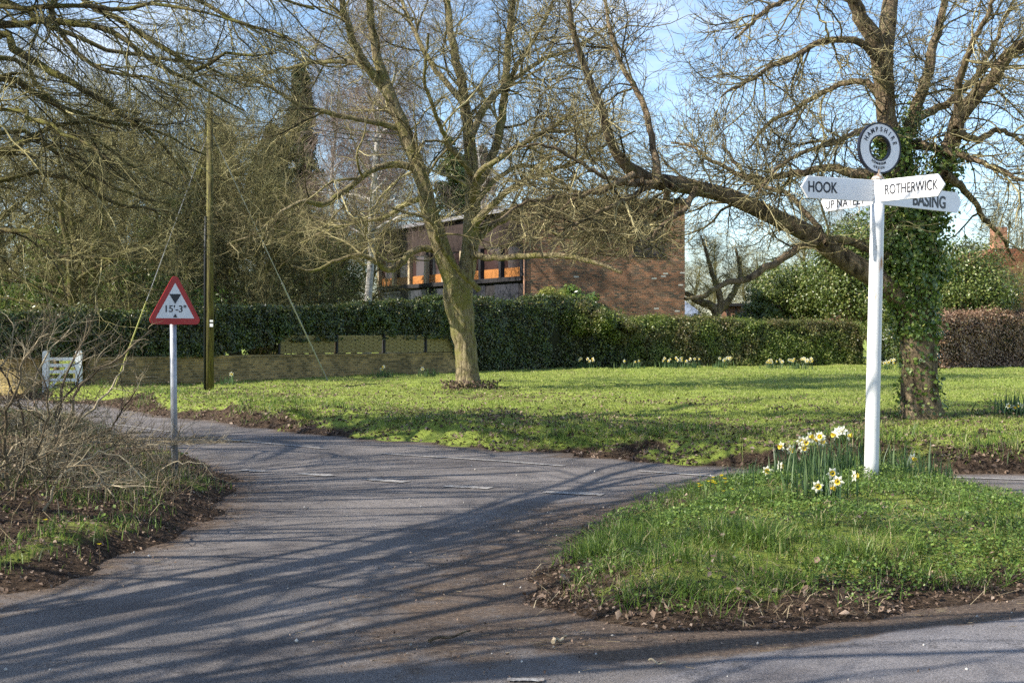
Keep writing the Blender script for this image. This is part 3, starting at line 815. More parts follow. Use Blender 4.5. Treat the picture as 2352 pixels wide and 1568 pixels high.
L.append(px_limb([(885, 200, 11), (850, 165, 10), (820, 115, 9), (800, 60, 8), (785, 0, 7), (770, -80, 5), (750, -180, 3)], D, -.4, -2))
L.append(px_limb([(1082, 440, 11), (1120, 385, 10), (1148, 300, 10), (1160, 200, 9), (1166, 100, 8), (1178, 0, 7), (1195, -120, 4)], D, .3, 1.5))
L.append(px_limb([(1015, 580, 10), (980, 570, 8), (945, 580, 8), (922, 602, 8), (893, 622, 7), (862, 600, 6), (820, 586, 5), (770, 600, 4), (715, 622, 3), (670, 610, 2)], D, 0, -2))
L.append(px_limb([(958, 385, 10), (900, 378, 8), (862, 386, 7), (800, 430, 7), (747, 470, 7), (700, 462, 5), (645, 488, 4), (585, 538, 3), (520, 560, 2)], D, -.3, -3))
L.append(px_limb([(932, 300, 9), (880, 285, 7), (825, 275, 6), (750, 260, 6), (676, 235, 5), (625, 200, 4), (550, 180, 3), (450, 170, 2)], D, -.3, -2))
L.append(px_limb([(885, 195, 7), (830, 152, 5), (760, 142, 5), (690, 150, 4), (620, 168, 3), (560, 200, 2)], D, -.3, 1))
L.append(px_limb([(1088, 585, 9), (1130, 592, 7), (1180, 590, 7), (1240, 585, 6.5), (1300, 588, 6), (1360, 600, 5), (1430, 626, 4)], D, 0, -2))
L.append(px_limb([(1090, 515, 10), (1130, 470, 8), (1180, 430, 7), (1250, 395, 6), (1320, 375, 5), (1400, 330, 3), (1460, 300, 2)], D, 0, -2))
L.append(px_limb([(1085, 570, 9), (1115, 530, 8), (1170, 500, 6), (1240, 520, 5), (1310, 545, 4), (1390, 520, 3), (1460, 540, 2)], D, 0, 2))
L.append(px_limb([(1080, 320, 9), (1120, 235, 7), (1180, 185, 6), (1240, 140, 5), (1320, 110, 4), (1400, 60, 2)], D, 0, 2))
L.append(px_limb([(1068, 240, 8), (1000, 160, 6), (960, 90, 5), (930, 20, 4), (900, -80, 3)], D, 0, 3))
L.append(px_limb([(978, 450, 8), (930, 470, 6), (880, 500, 5), (820, 510, 4), (750, 530, 3), (690, 560, 2)], D, 0, 3))
L.append(px_limb([(1100, 665, 7), (1065, 632, 6), (1035, 600, 6), (1010, 560, 6), (985, 505, 4), (900, 480, 3)], D - .5, 0, -2))
L.append(px_limb([(1085, 400, 8), (1030, 330, 6), (1000, 260, 5), (975, 180, 4), (985, 80, 3)], D, 0, -3))
L.append(px_limb([(1088, 540, 8), (1140, 500, 6), (1210, 470, 5), (1290, 480, 4), (1370, 470, 3), (1450, 500, 2)], D, .5, -1.5))
L.append(px_limb([(1086, 480, 8), (1130, 420, 6), (1200, 380, 5), (1260, 400, 4), (1330, 440, 3), (1400, 440, 2)], D, 0, 2.5))
L.append(px_limb([(1160, 200, 7), (1200, 130, 5), (1250, 50, 4), (1290, -40, 3)], D + 1, 0, 1))
L.append(px_limb([(1085, 460, 9), (1100, 400, 7), (1170, 350, 6), (1250, 300, 5), (1330, 260, 3), (1400, 240, 2)], D, 0, -4))
LV = [dict(src='limbs', n_child=520, L0=1.0, L1=3.6, ang=(.5, 1.25), t0=.25, K=10, trop=(-.03, .05), wander=.20, rfac=.5, rlen=.013, sides=4),
      dict(n_child=4000, L0=.5, L1=1.9, ang=(.4, 1.1), K=8, trop=(-.05, .12), wander=.22, rfac=.6, rlen=.011, rmin=.006, sides=3),
      dict(n_child=24000, L0=.25, L1=.95, ang=(.4, 1.1), K=5, trop=(-.03, .18), wander=.24, rfac=.7, rmin=.0042, sides=3)]
ct, P_, R_ = build_tree('bare_tree', 'bare forked tree with pale lichened trunk in the middle of the green', 'tree', base, L, TR, LV, M['bark_pale'], M['twig_olive'], zmin=3.2)

# ---- right tree, ivy clad
D = 20.6
base = (*at(2115, 960, D)[:2], gz(*at(2115, 960, D)[:2]) - .05)
L = []
L.append(px_limb([(2118, 975, 62), (2115, 945, 50), (2112, 900, 43), (2108, 840, 40), (2106, 760, 39), (2102, 690, 42), (2096, 620, 44), (2086, 540, 40), (2072, 460, 33), (2058, 380, 27), (2045, 320, 24), (2034, 250, 22), (2028, 190, 23), (2026, 140, 25), (2030, 90, 20)], D))
L.append(px_limb([(2026, 160, 20), (2005, 90, 20), (1975, 30, 17), (1945, -30, 14), (1920, -110, 11), (1900, -240, 6)], D, 0, -.7))
L.append(px_limb([(2028, 150, 20), (2036, 70, 20), (2046, 0, 18), (2055, -90, 15), (2060, -220, 8), (2070, -380, 4)], D, 0, .7))
L.append(px_limb([(2098, 600, 26), (2128, 510, 25), (2160, 410, 22), (2185, 330, 20), (2202, 270, 18), (2242, 218, 17), (2282, 180, 16), (2312, 130, 14), (2360, 95, 12), (2430, 50, 9), (2520, -40, 5)], D, 0, -1))
L.append(px_limb([(2100, 715, 27), (2040, 660, 26), (1965, 612, 25), (1900, 565, 23), (1830, 522, 21), (1760, 488, 20), (1690, 455, 19), (1620, 434, 18), (1555, 425, 19), (1500, 418, 20), (1455, 398, 16), (1422, 362, 13), (1400, 320, 11), (1380, 250, 9), (1352, 180, 8), (1325, 100, 7), (1310, 40, 5.5), (1300, -60, 4)], D, 0, -2.2))
TR = 5
L.append(px_limb([(2080, 430, 18), (2076, 350, 17), (2098, 265, 15), (2122, 195, 13), (2142, 120, 11), (2162, 40, 9), (2185, -60, 6), (2200, -160, 3)], D, .2, 1.5))
L.append(px_limb([(1512, 425, 13), (1503, 360, 9), (1492, 285, 8), (1472, 220, 7), (1432, 160, 6), (1405, 80, 5), (1388, 0, 4), (1370, -100, 2)], D - 1.6, 0, 1))
L.append(px_limb([(1510, 422, 9), (1440, 420, 6), (1380, 402, 5), (1300, 355, 4), (1240, 332, 3), (1180, 342, 2)], D - 1.6, 0, -1))
L.append(px_limb([(2090, 600, 12), (2030, 582, 11), (1960, 556, 10), (1890, 552, 9.5), (1840, 566, 9), (1780, 602, 8.5), (1715, 640, 8), (1665, 650, 6.5), (1620, 678, 5.5), (1572, 686, 4)], D, 0, -1.5))
L.append(px_limb([(2066, 440, 13), (2010, 405, 12), (1960, 398, 11), (1900, 386, 9), (1830, 398, 8), (1760, 408, 7), (1705, 404, 6), (1640, 370, 4), (1585, 335, 3), (1540, 330, 2)], D, 0, 1.5))
L.append(px_limb([(2028, 150, 12), (1985, 105, 9), (1930, 92, 8), (1880, 100, 7), (1826, 130, 6), (1766, 160, 5), (1705, 195, 4), (1655, 222, 2)], D, 0, -2))
L.append(px_limb([(2032, 230, 12), (1990, 190, 8), (1941, 190, 7), (1896, 212, 6), (1826, 250, 5), (1755, 292, 4), (1720, 345, 2)], D, 0, 1.5))
L.append(px_limb([(2100, 330, 12), (2165, 345, 9), (2240, 368, 7), (2310, 398, 5), (2390, 430, 3)], D, 0, -1.5))
L.append(px_limb([(2050, 330, 11), (1990, 300, 8), (1930, 320, 6), (1860, 345, 5), (1790, 380, 4), (1740, 450, 2)], D, 0, -2.2))
L.append(px_limb([(2098, 275, 12), (2165, 240, 9), (2225, 195, 8), (2270, 130, 6), (2300, 60, 4), (2340, -20, 3)], D, 1, 2.5))
L.append(px_limb([(1960, 0, 11), (1890, -30, 8), (1820, -10, 6), (1750, 30, 5), (1690, 90, 3)], D - .5, 0, -1.5))
L.append(px_limb([(2192, 300, 12), (2240, 320, 8), (2300, 300, 6), (2350, 330, 4), (2400, 380, 3)], D - .6, 0, 1))
L.append(px_limb([(2168, 400, 12), (2220, 440, 8), (2260, 500, 6), (2300, 545, 4), (2330, 600, 2)], D - .6, 0, 1.5))
L.append(px_limb([(2202, 265, 12), (2205, 180, 9), (2240, 90, 7), (2280, 10, 5), (2310, -80, 3)], D - .7, 0, -1.5))
L.append(px_limb([(1900, 560, 9), (1860, 500, 6), (1800, 440, 5), (1730, 420, 4), (1660, 330, 3)], D - .7, 0, 2))
L.append(px_limb([(1500, 425, 8), (1450, 450, 6), (1390, 480, 5), (1330, 510, 4), (1280, 530, 2)], D - 1.6, 0, -1))
L.append(px_limb([(1540, 425, 8), (1520, 470, 6), (1480, 500, 5), (1430, 515, 4), (1380, 540, 2)], D - 1.6, 0, 1.5))
L.append(px_limb([(1600, 432, 8), (1570, 480, 6), (1530, 510, 5), (1490, 550, 3), (1440, 560, 2)], D - 1.4, 0, -1))
L.append(px_limb([(1480, 415, 8), (1400, 425, 6), (1330, 450, 5), (1280, 490, 4), (1220, 520, 2)], D - 1.8, 0, 1))
L.append(px_limb([(1455, 400, 8), (1380, 440, 6), (1290, 450, 5), (1200, 470, 4), (1120, 520, 2)], D - 1.8, 0, -1.5))
LV = [dict(src='limbs', n_child=640, L0=.8, L1=2.5, ang=(.5, 1.25), t0=.3, K=10, trop=(-.12, .12), wander=.2, rfac=.5, rlen=.014, sides=4),
      dict(n_child=4000, L0=.45, L1=1.4, ang=(.4, 1.1), K=8, trop=(-.16, .2), wander=.2, rfac=.6, rlen=.012, rmin=.0058, sides=3),
      dict(n_child=14000, L0=.2, L1=.65, ang=(.4, 1.0), K=6, trop=(-.2, .35), wander=.2, rfac=.75, rmin=.0042, sides=3, taper=.7)]
rt, P_, R_ = build_tree('bare_tree', 'big bare tree with ivy-clad trunk behind the white finger post', 'tree', base, L, TR, LV, M['bark_dark'], M['twig_olive'], zmin=2.7)
# ivy: on the trunk and lower limbs
def ivy_on(P, Rd, i, t0, t1, n_, size, spread, side_bias=None):
    K = P.shape[1]
    t = rng.uniform(t0, t1, n_) * (K - 1)
    i0 = np.minimum(t.astype(int), K - 2); u = (t - i0)[:, None]
    c = P[i, i0] * (1 - u) + P[i, i0 + 1] * u
    r = Rd[i, i0] * (1 - u[:, 0]) + Rd[i, i0 + 1] * u[:, 0]
    T = unit(P[i, i0 + 1] - P[i, i0])
    A = unit(np.cross(T, rng.normal(size=(n_, 3))))
    off = r[:, None] + np.abs(rng.normal(size=(n_, 1))) * spread * (0.3 + 1.4 * vnoise(c[:, 2] * 2 + A[:, 0] * 2, A[:, 1] * 2, .5)[:, None])
    C = c + A * off + rng.normal(size=(n_, 3)) * .03
    return C, A + np.array([[0, 0, .3]])
cs, ns = [], []
for a in [(0, .22, .40, 2600, .08, .05), (0, .36, .60, 10500, .085, .13), (0, .60, .76, 2300, .085, .12), (3, .05, .36, 2600, .08, .11), (0, .02, .24, 800, .06, .03), (5, 0, .3, 900, .08, .1), (4, 0, .1, 500, .08, .1)]:
    c_, n__ = ivy_on(P_, R_, a[0], a[1], a[2], a[3], a[4], a[5]); cs.append(c_); ns.append(n__)
C = np.concatenate(cs); Nn = np.concatenate(ns)
V, Fq, var = leaves(C, Nn, .062, .9, jit=.6)
V = V
iv = link('ivy', np_mesh('ivy', V, Fq, {'var': var}, smooth=False), rt, M['ivy'])
tag(iv, 'dark glossy ivy climbing the trunk')

# ---- left overhanging tree; trunk just outside the frame
D = 17.0
bx_, by_ = -10.2, 17.5
base = (bx_, by_, gz(bx_, by_) - .05)
def off_limb(p0, pts, d, dy=0, dyend=None):
    return [p0] + px_limb(pts, d, dy, dyend)
tz = lambda z, r: (bx_ + .1 * z * .3, by_ - .05 * z, z, r)
L = [[tz(0, .48), tz(.6, .36), tz(1.8, .32), tz(3.2, .3), tz(4.6, .27), tz(6, .23), tz(8, .18), tz(10.5, .12), tz(13, .05)]]
TR = 1
S = .0061
for p0, pts, dy, de in [
    (tz(6.2, .12), [(0, 57, 9), (75, 45, 8.5), (150, 53, 8), (215, 56, 7), (262, 76, 7), (300, 102, 6), (352, 146, 6), (402, 172, 5), (440, 184, 4), (490, 215, 3), (560, 255, 2)], 0, -1),
    (tz(7, .12), [(90, -70, 9), (185, 0, 8), (235, 30, 7), (300, 62, 7), (352, 92, 6), (402, 127, 6), (440, 163, 6), (458, 175, 6), (480, 150, 5), (500, 121, 4), (560, 130, 3), (640, 120, 2)], -1, -2),
    (tz(5.6, .13), [(0, 80, 10), (30, 114, 10), (65, 131, 9), (125, 166, 8), (200, 210, 7), (262, 250, 6), (325, 290, 5), (372, 330, 4), (402, 370, 3), (430, 420, 2)], 1, 0),
    (tz(5, .12), [(0, 176, 9), (40, 190, 8), (78, 212, 7), (150, 250, 6), (225, 275, 5), (295, 286, 4), (380, 310, 3), (470, 360, 2)], 0, 1),
    (tz(3.7, .12), [(0, 346, 10), (30, 340, 9), (62, 324, 7), (120, 290, 5), (190, 280, 4), (270, 300, 2)], 0, 1),
    (tz(7.4, .1), [(100, -60, 7), (116, 0, 7), (121, 42, 6), (150, 90, 6), (200, 140, 5), (272, 170, 4), (352, 182, 3), (430, 210, 2)], -.5, -2),
    (tz(6.5, .09), [(0, 15, 6), (90, 20, 6), (185, 12, 5), (280, 25, 5), (370, 10, 4), (470, 30, 3), (590, 60, 2)], -1, -3),
    (tz(4.4, .08), [(0, 250, 5), (60, 270, 5), (115, 280, 4), (150, 310, 4), (200, 330, 3), (260, 370, 2)], -1, -2),
    (tz(4.0, .09), [(0, 300, 6), (80, 320, 6), (160, 370, 5), (240, 420, 4), (310, 450, 3), (400, 470, 2)], 1, 2),
    (tz(3.3, .08), [(0, 410, 6), (90, 400, 5), (180, 420, 5), (270, 470, 4), (350, 480, 3), (430, 520, 2)], 1, 2),
    (tz(8.3, .1), [(150, -160, 8), (260, -90, 7), (360, -40, 6), (470, 10, 5), (570, 60, 4), (650, 80, 3), (720, 130, 2)], -1, -3),
    (tz(3.0, .08), [(0, 530, 6), (70, 535, 5), (110, 560, 4), (130, 590, 4), (200, 590, 3), (290, 600, 2)], -1, -2),
    (tz(5.3, .08), [(0, 130, 6), (90, 200, 5), (170, 280, 5), (250, 340, 4), (330, 400, 3), (420, 440, 2)], 2, 4),
    (tz(9, .1), [(250, -200, 7), (380, -120, 6), (500, -60, 5), (620, -10, 4), (720, 20, 3)], 1, 2),
    (tz(6.8, .1), [(0, 0, 7), (120, 60, 6), (240, 110, 5), (350, 130, 4), (470, 150, 3), (570, 200, 2)], 2, 3),
]:
    L.append(off_limb(p0, pts, D, dy, de))
# limbs towards the viewer's left and behind, only their shadows reach the picture
for z0, dx, dy, dz in [(5, -3, -5, 3), (7, 2.5, -6, 2), (8, -2, -4, 4), (9, 1, 4, 4), (6, -5, 1, 3), (7.5, 3, -4.5, 2.5), (9.5, 1.5, -2.5, 4), (6.5, 3.4, -5, 1)]:
    a = np.array(tz(z0, .12)); 
    L.append([tuple(a), tuple(a + [dx * .33, dy * .33, dz * .45, -.03]), tuple(a + [dx * .66, dy * .66, dz * .75, -.06]), tuple(a + [dx, dy, dz, -.1])])
LV = [dict(src='limbs', n_child=560, L0=.8, L1=2.8, ang=(.3, .95), t0=.2, K=10, trop=(-.08, .02), wander=.16, rfac=.5, rlen=.010, sides=4, sel=slice(1, None)),
      dict(n_child=4200, L0=.4, L1=1.4, ang=(.3, .9), K=7, trop=(-.05, .02), wander=.17, rfac=.6, rlen=.008, rmin=.0035, sides=3),
      dict(n_child=17000, L0=.15, L1=.55, ang=(.35, 1.0), K=4, trop=(-.03, .05), wander=.2, rfac=.7, rmin=.0022, sides=3)]
lt, _, _ = build_tree('bare_tree', 'overhanging bare tree whose mossy branches reach in from the upper left edge', 'tree', base, L, TR, LV, M['bark_moss'], M['twig_moss'])

# ---- generic bare tree prototypes
def proto_limbs(h, r, n_main, spread, lean=0, fork=.25, multi=1, seed=0):
    rs = np.random.default_rng(seed)
    L = []
    for s in range(multi):
        a0 = rs.random() * 6.28
        bx = math.cos(a0) * .25 * (multi > 1); by = math.sin(a0) * .25 * (multi > 1)
        lx = (rs.normal() * .04 + (math.cos(a0) * .25 if multi > 1 else 0)) ; ly = (rs.normal() * .04 + (math.sin(a0) * .25 if multi > 1 else 0))
        T = [(bx + lx * h * t + rs.normal() * .07, by + ly * h * t + rs.normal() * .07, h * t - (.1 if t == 0 else 0), r * (1.25 if t == 0 else (1 - t) ** .8 + .06)) for t in np.linspace(0, 1, 9)]
        L.append(T)
    for T in list(L):
        for i in range(n_main // multi):
            t = fork + (0.92 - fork) * (i + rs.random() * .6) / (n_main / multi)
            k = t * 8; j = int(k); u = k - j
            p = np.array(T[j]) * (1 - u) + np.array(T[min(j + 1, 8)]) * u
            a = i * 2.4 + rs.random() * 1.2
            ln = spread * h * (1 - .55 * t) * (.7 + .5 * rs.random())
            up = .35 + .7 * t * rs.random() + .15
            q = [tuple(p * [1, 1, 1, .55])]
            dirv = np.array([math.cos(a), math.sin(a), up]); dirv /= np.linalg.norm(dirv)
            pp = p[:3].copy()
            for s in range(1, 5):
                dirv = dirv + rs.normal(size=3) * .13; dirv /= np.linalg.norm(dirv)
                pp = pp + dirv * ln / 4
                q.append((*pp, p[3] * .55 * (1 - s / 4.4)))
            L.append(q)
    return L

def proto_tree(name, label, limbs, TR, LV, bark, twig, group):
    r, P, Rd = build_tree(name, label, 'tree', (0, 0, 0), limbs, TR, LV, bark, twig, group)
    return r

GB = 'bare trees in the belt behind the hedge'
protoA = proto_tree('bare_tree', 'x', proto_limbs(11, .2, 22, .42, seed=3), 1,
    [dict(src='limbs', n_child=260, L0=1, L1=3.2, ang=(.4, 1.0), t0=.2, K=8, trop=(0, .08), wander=.2, rfac=.5, rlen=.012, sides=3),
     dict(n_child=2200, L0=.6, L1=1.9, ang=(.4, 1.0), K=6, trop=(-.02, .08), wander=.2, rlen=.009, rmin=.007, sides=3),
     dict(n_child=9000, L0=.3, L1=1.0, ang=(.4, 1.0), K=4, trop=(-.02, .1), wander=.22, rmin=.0055, sides=3)], M['bark_moss'], M['twig_moss'], GB)
protoB = proto_tree('bare_tree', 'x', proto_limbs(8, .16, 26, .55, fork=.1, multi=4, seed=5), 4,
    [dict(src='limbs', n_child=320, L0=1, L1=3.0, ang=(.4, 1.1), t0=.15, K=8, trop=(-.02, .06), wander=.22, rfac=.5, rlen=.012, sides=3),
     dict(n_child=2600, L0=.5, L1=1.8, ang=(.4, 1.1), K=6, trop=(-.05, .06), wander=.24, rlen=.009, rmin=.007, sides=3),
     dict(n_child=11000, L0=.3, L1=.9, ang=(.4, 1.1), K=4, trop=(-.02, .1), wander=.24, rmin=.0055, sides=3)], M['bark_moss'], M['twig_moss'], GB)
protoC = proto_tree('birch_tree', 'x', proto_limbs(17, .17, 34, .24, fork=.28, seed=9), 1,
    [dict(src='limbs', n_child=420, L0=1, L1=3.0, ang=(.4, .9), t0=.25, K=8, trop=(.02, -.15), wander=.15, rfac=.5, rlen=.009, sides=3),
     dict(n_child=3400, L0=.8, L1=2.2, ang=(.3, .8), K=6, trop=(-.15, -.4), wander=.14, rlen=.006, rmin=.006, sides=3),
     dict(n_child=9000, L0=.5, L1=1.5, ang=(.3, .8), K=4, trop=(-.3, -.5), wander=.15, rmin=.0052, sides=3)], M['bark_birch'], M['twig_pink'], 'birch trees behind the hedge')
used = {}
def place(proto, px, d, s, rz, label, sz=None, group=None):
    k = proto.name
    o = proto if k not in used else copy_tree(proto)
    used[k] = 1
    x = (px - HX) / F * d
    o.location = (x, d, (gz(x, d) if d < 100 else .3) - .05)
    o.rotation_euler = (0, 0, rz)
    o.scale = (s, s, sz or s)
    o['label'] = label
    if group: o['group'] = group
    return o
place(protoB, 195, 37, .95, .4, 'low spreading many-stemmed bare tree right behind the hedge, above the white gate')
place(protoA, 20, 41, .95, 1.0, 'bare tree at the far left edge, behind the many-stemmed one')
place(protoB, 330, 44, 1.1, 2.2, 'bushy bare tree behind the hedge, above the triangular height sign')
place(protoA, 420, 48, 1.0, 3.1, 'bare tree just left of the utility pole, behind the hedge')
place(protoB, 560, 45, .85, 4.4, 'bushy bare tree just right of the utility pole, behind the hedge')
place(protoA, 640, 58, 1.0, .3, 'bare tree behind the hedge, left of the white-stemmed birch')
place(protoB, 90, 50, 1.4, 5.2, 'tall tangled bare tree at the back of the left belt, behind the gate')
place(protoB, 470, 58, 1.35, 1.1, 'tall tangled bare tree at the back, behind the top of the utility pole')
place(protoB, 720, 50, .75, 2.9, 'low brushy bare tree just left of the white-stemmed birch')
place(protoA, 250, 60, 1.2, 4.0, 'tall bare tree at the back of the belt, between gate and height sign')
place(protoC, 842, 54, 1.0, 0.5, 'tall birch with a clean white stem left of the timber house wing')
place(protoC, 740, 68, 1.0, 2.0, 'pinkish-brown birch behind the white-stemmed one, to its left')
place(protoC, 905, 72, .95, 3.7, 'tall thin birch behind the fork of the central tree, left of its trunk')
place(protoC, 640, 76, .72, 5.0, 'shorter pinkish birch at the back beside the dark spire-shaped conifer')
place(protoB, 800, 60, .8, 1.9, 'low brushy bare tree just behind the white birch stem')
place(protoB, 880, 90, 1.2, 3.9, 'brushy bare tree behind the roof of the timber wing')
place(protoB, 2290, 55, .55, 2.1, 'small twiggy bare tree in front of the tiled cottage, above the beech hedge', group='small garden trees')
place(protoB, 2360, 57, .5, 5.1, 'twiggy bare tree at the right edge before the cottage roof', group='small garden trees')
GR = 'bare trees beyond the houses on the right'
place(protoA, 1640, 92, .75, 1.7, 'distant bare tree in the gap right of the brick house', group=GR)
place(protoB, 1730, 80, .8, 3.3, 'brushy distant bare tree above the pink brick wall', group=GR)
place(protoA, 1860, 90, .95, 5.1, 'distant bare tree behind the left arms of the finger post', group=GR)
place(protoB, 2010, 86, .9, .9, 'distant brushy bare tree behind the white post itself', group=GR)
place(protoA, 2290, 95, .95, 2.5, 'distant bare tree behind the tiled roof on the right', group=GR)
place(protoB, 1560, 100, .9, 4.6, 'distant bare tree peeping over the right corner of the brick house', group=GR)
place(protoC, 1950, 110, .9, 1.2, 'distant pale birch high behind the finger post ring')
place(protoC, 1130, 84, .95, 4.2, 'tall birch behind the roof of the timber house wing')
# shade givers left of and behind the camera: their shadows lie on the road
SG = 'roadside trees left of the camera whose shadows fall across the road'
protoS = proto_tree('roadside_tree', 'x', proto_limbs(13, .26, 26, .42, fork=.2, seed=21), 1,
    [dict(src='limbs', n_child=190, L0=1.2, L1=3.6, ang=(.4, 1.0), t0=.15, K=8, trop=(0, .05), wander=.18, rfac=.65, rlen=.016, sides=4),
     dict(n_child=800, L0=.8, L1=2.2, ang=(.4, 1.0), K=6, wander=.2, rlen=.013, rmin=.010, sides=3),
     dict(n_child=1500, L0=.4, L1=1.2, ang=(.4, 1.0), K=4, wander=.22, rmin=.007, sides=3)], M['bark_moss'], M['twig_moss'], SG)
for i, (px_, py_, s_, rz_, lb) in enumerate([(-9.5, -4.5, 1.0, 4.0, 'bare tree left and behind the camera shading the bottom of the view'), (-20, 14, 1.1, 1.3, 'bare tree far left shading the road bend'), (-18, 0, 1.1, 5.3, 'bare tree far left level with the camera')]):
    o = protoS if i == 0 else copy_tree(protoS)
    o.location = (px_, py_, .1); o.rotation_euler = (0, 0, rz_); o.scale = (s_, s_, s_); o['label'] = lb; o['group'] = SG

# big roadside tree whose boughs spread over the camera, above the frame: crisp streaks of shade on the road
def roof_tree(name, label, base, boughs, lv, r_tr, h_tr):
    root = empty(name, base, 0, label, 'tree', SG)
    b0 = np.array(base)
    L = [[(0, 0, -.1, r_tr * 1.3), (.05, .02, 1.2, r_tr), (.1, .0, 3, r_tr * .85), (.0, .1, h_tr * .6, r_tr * .6), (.1, .1, h_tr, .05)]]
    for (z0, x1, y1, z1, x2, y2, z2, r) in boughs:
        L.append([(.05, 0, z0, r * 1.2), ((x1 - b0[0]) * .5, (y1 - b0[1]) * .5, z0 + (z1 - z0) * .75, r), (x1 - b0[0], y1 - b0[1], z1, r * .8), ((x1 + x2) / 2 - b0[0], (y1 + y2) / 2 - b0[1] + .15, (z1 + z2) / 2 + .2, r * .6), (x2 - b0[0], y2 - b0[1], z2, r * .3)])
    P, Rd = limbs_np(L, None)
    V, Fq, var = join_np([tubes(P[i:i + 1], Rd[i:i + 1], 10) for i in range(len(L))])
    link('trunk', np_mesh('trunk', V, Fq, {'var': var}), root, M['bark_moss'])
    tw = []; src = (P[1:], Rd[1:])
    for l_ in lv:
        c = grow(src[0], src[1], **l_)
        W_ = c[0] + b0
        inside = (W_[:, :, 1] > .3) & (W_[:, :, 2] < CAMZ + .285 * W_[:, :, 1] + .1) & (W_[:, :, 0] > -.43 * W_[:, :, 1] - .2) & (W_[:, :, 2] > -1)
        ok = ~inside.any(axis=1)
        c = (c[0][ok], c[1][ok]); tw.append(tubes(c[0], c[1], 4 if l_ is lv[0] else 3)); src = c
    V, Fq, var = join_np(tw)
    link('crown', np_mesh('crown', V, Fq, {'var': var}), root, M['twig_moss'])
LVR = [dict(n_child=420, L0=1.0, L1=3.4, ang=(.12, .6), t0=.12, K=9, trop=(0, .0), wander=.13, rfac=.7, rlen=.010, rmin=.008, flat=.7),
       dict(n_child=1700, L0=.6, L1=1.8, ang=(.2, .7), K=6, trop=(0, .02), wander=.16, rfac=.6, rlen=.010, rmin=.0055, flat=.5),
       dict(n_child=900, L0=.2, L1=.7, ang=(.35, 1.0), K=4, wander=.2, rmin=.0035)]
rb = np.random.default_rng(5)
BG = []
for i in range(34):
    y1 = -2.5 + i * .5 + rb.uniform(-.3, .3)
    zt_ = max(4.7, CAMZ + .29 * (y1 + 1.6) + .5) + rb.uniform(0, 1.0)
    x2 = (2.4 if y1 < 7 else 1.0) + rb.uniform(-1.5, .8)
    BG.append((rb.uniform(2.8, 5.5), -5.2 + rb.uniform(-.8, .8), y1, zt_ - .2, x2, y1 + rb.uniform(-.5, 1.1), zt_ + .3, rb.uniform(.02, .06)))
roof_tree('roadside_tree', 'bare roadside tree beside the camera whose boughs hang over the road junction', (-9.6, 2.2, 0), BG, LVR, .3, 11)
BG = []
for i in range(20):
    y1 = 5.5 + i * .5 + rb.uniform(-.3, .3)
    zt_ = rb.uniform(4.0, 7.5)
    BG.append((rb.uniform(2.8, 5.5), -10.2 + rb.uniform(-.6, .6), y1 + (9.5 - y1) * .3, zt_ - .3, min(-5.4, -.45 * (y1 + .6) - .6), y1 + rb.uniform(-.4, .6), zt_ + .3, rb.uniform(.02, .055)))
roof_tree('roadside_tree', 'bare roadside tree further up on the left, shading the mouth of the side road', (-13.2, 9.5, 0), BG, LVR, .28, 11)

# ------------------------------------------------------------------ evergreens
def blob_tree(name, label, cat, px, d, w, z0, z1, n_, size, mat, seed, clumps=60, stem=True, group=None, dep=None, squash=1.0):
    rs = np.random.default_rng(seed)
    x = (px - HX) / F * d
    root = empty(name, (x, d, gz(x, d) - .03), 0, label, cat, group)
    dep = dep or w
    h = z1 - z0
    cc = rs.normal(size=(clumps, 3)); cc = unit(cc) * (rs.random((clumps, 1)) ** .35)
    cc = cc * np.array([[w / 2, dep / 2, h / 2]]) * .82 + np.array([[0, 0, (z0 + z1) / 2]])
    rad = (.16 + .16 * rs.random(clumps)) * min(w, h)
    k = rs.integers(0, clumps, n_)
    dirs = unit(rs.normal(size=(n_, 3)))
    C = cc[k] + dirs * (rad[k] * (rs.random(n_) ** .4))[:, None] * np.array([[1, 1, .75]])
    C[:, 2] = np.maximum(C[:, 2], .05)
    V, Fq, var = leaves(C, dirs * .8 + [[0, 0, .35]], size, .6, jit=.55)
    link('crown', np_mesh('crown', V, Fq, {'var': var}, smooth=False), root, mat)
    if stem:
        P = np.stack([np.array([0, 0, -.05]) * np.ones((clumps // 2, 3)), np.tile([[0, 0, max(z0, .3)]], (clumps // 2, 1)), (cc[:clumps // 2] + [[0, 0, z0]]) * .5, cc[:clumps // 2]], 1)
        Rd = np.tile([[.09, .07, .04, .015]], (clumps // 2, 1)) * (w / 4 + .4)
        V, Fq, var = tubes(P, Rd, 5)
        link('trunk', np_mesh('trunk', V, Fq, {'var': var}), root, M['bark_dark'])
    return root
blob_tree('holly_tree', 'large rounded evergreen left of the white post, above the pink brick wall', 'tree', 1830, 66, 6.2, 1.4, 5.2, 30000, .13, M['holly'], 1, 80)
blob_tree('holly_tree', 'tall ivy-smothered evergreen directly behind the white post', 'tree', 1960, 62, 4.6, 1.0, 7.6, 28000, .13, M['holly'], 2, 80)
blob_tree('holly_tree', 'dark evergreen between the ivy-clad trunk and the tiled house', 'tree', 2212, 52, 4.2, .6, 5.2, 26000, .11, M['holly'], 3, 60)
blob_tree('holly_bush', 'low evergreen bush at the left end of the pink brick wall', 'bush', 1735, 64, 2.6, 1.3, 2.9, 8000, .12, M['holly'], 4, 40)
blob_tree('holly_bush', 'dark evergreen bush low behind the ivy-clad trunk', 'bush', 2060, 58, 3.0, .8, 3.6, 12000, .12, M['holly'], 5, 50)
blob_tree('evergreen_bush', 'rounded green bush just above the hedge right of the brick house', 'bush', 1610, 62, 1.9, .9, 2.5, 5000, .1, M['goldbush'], 6, 30)
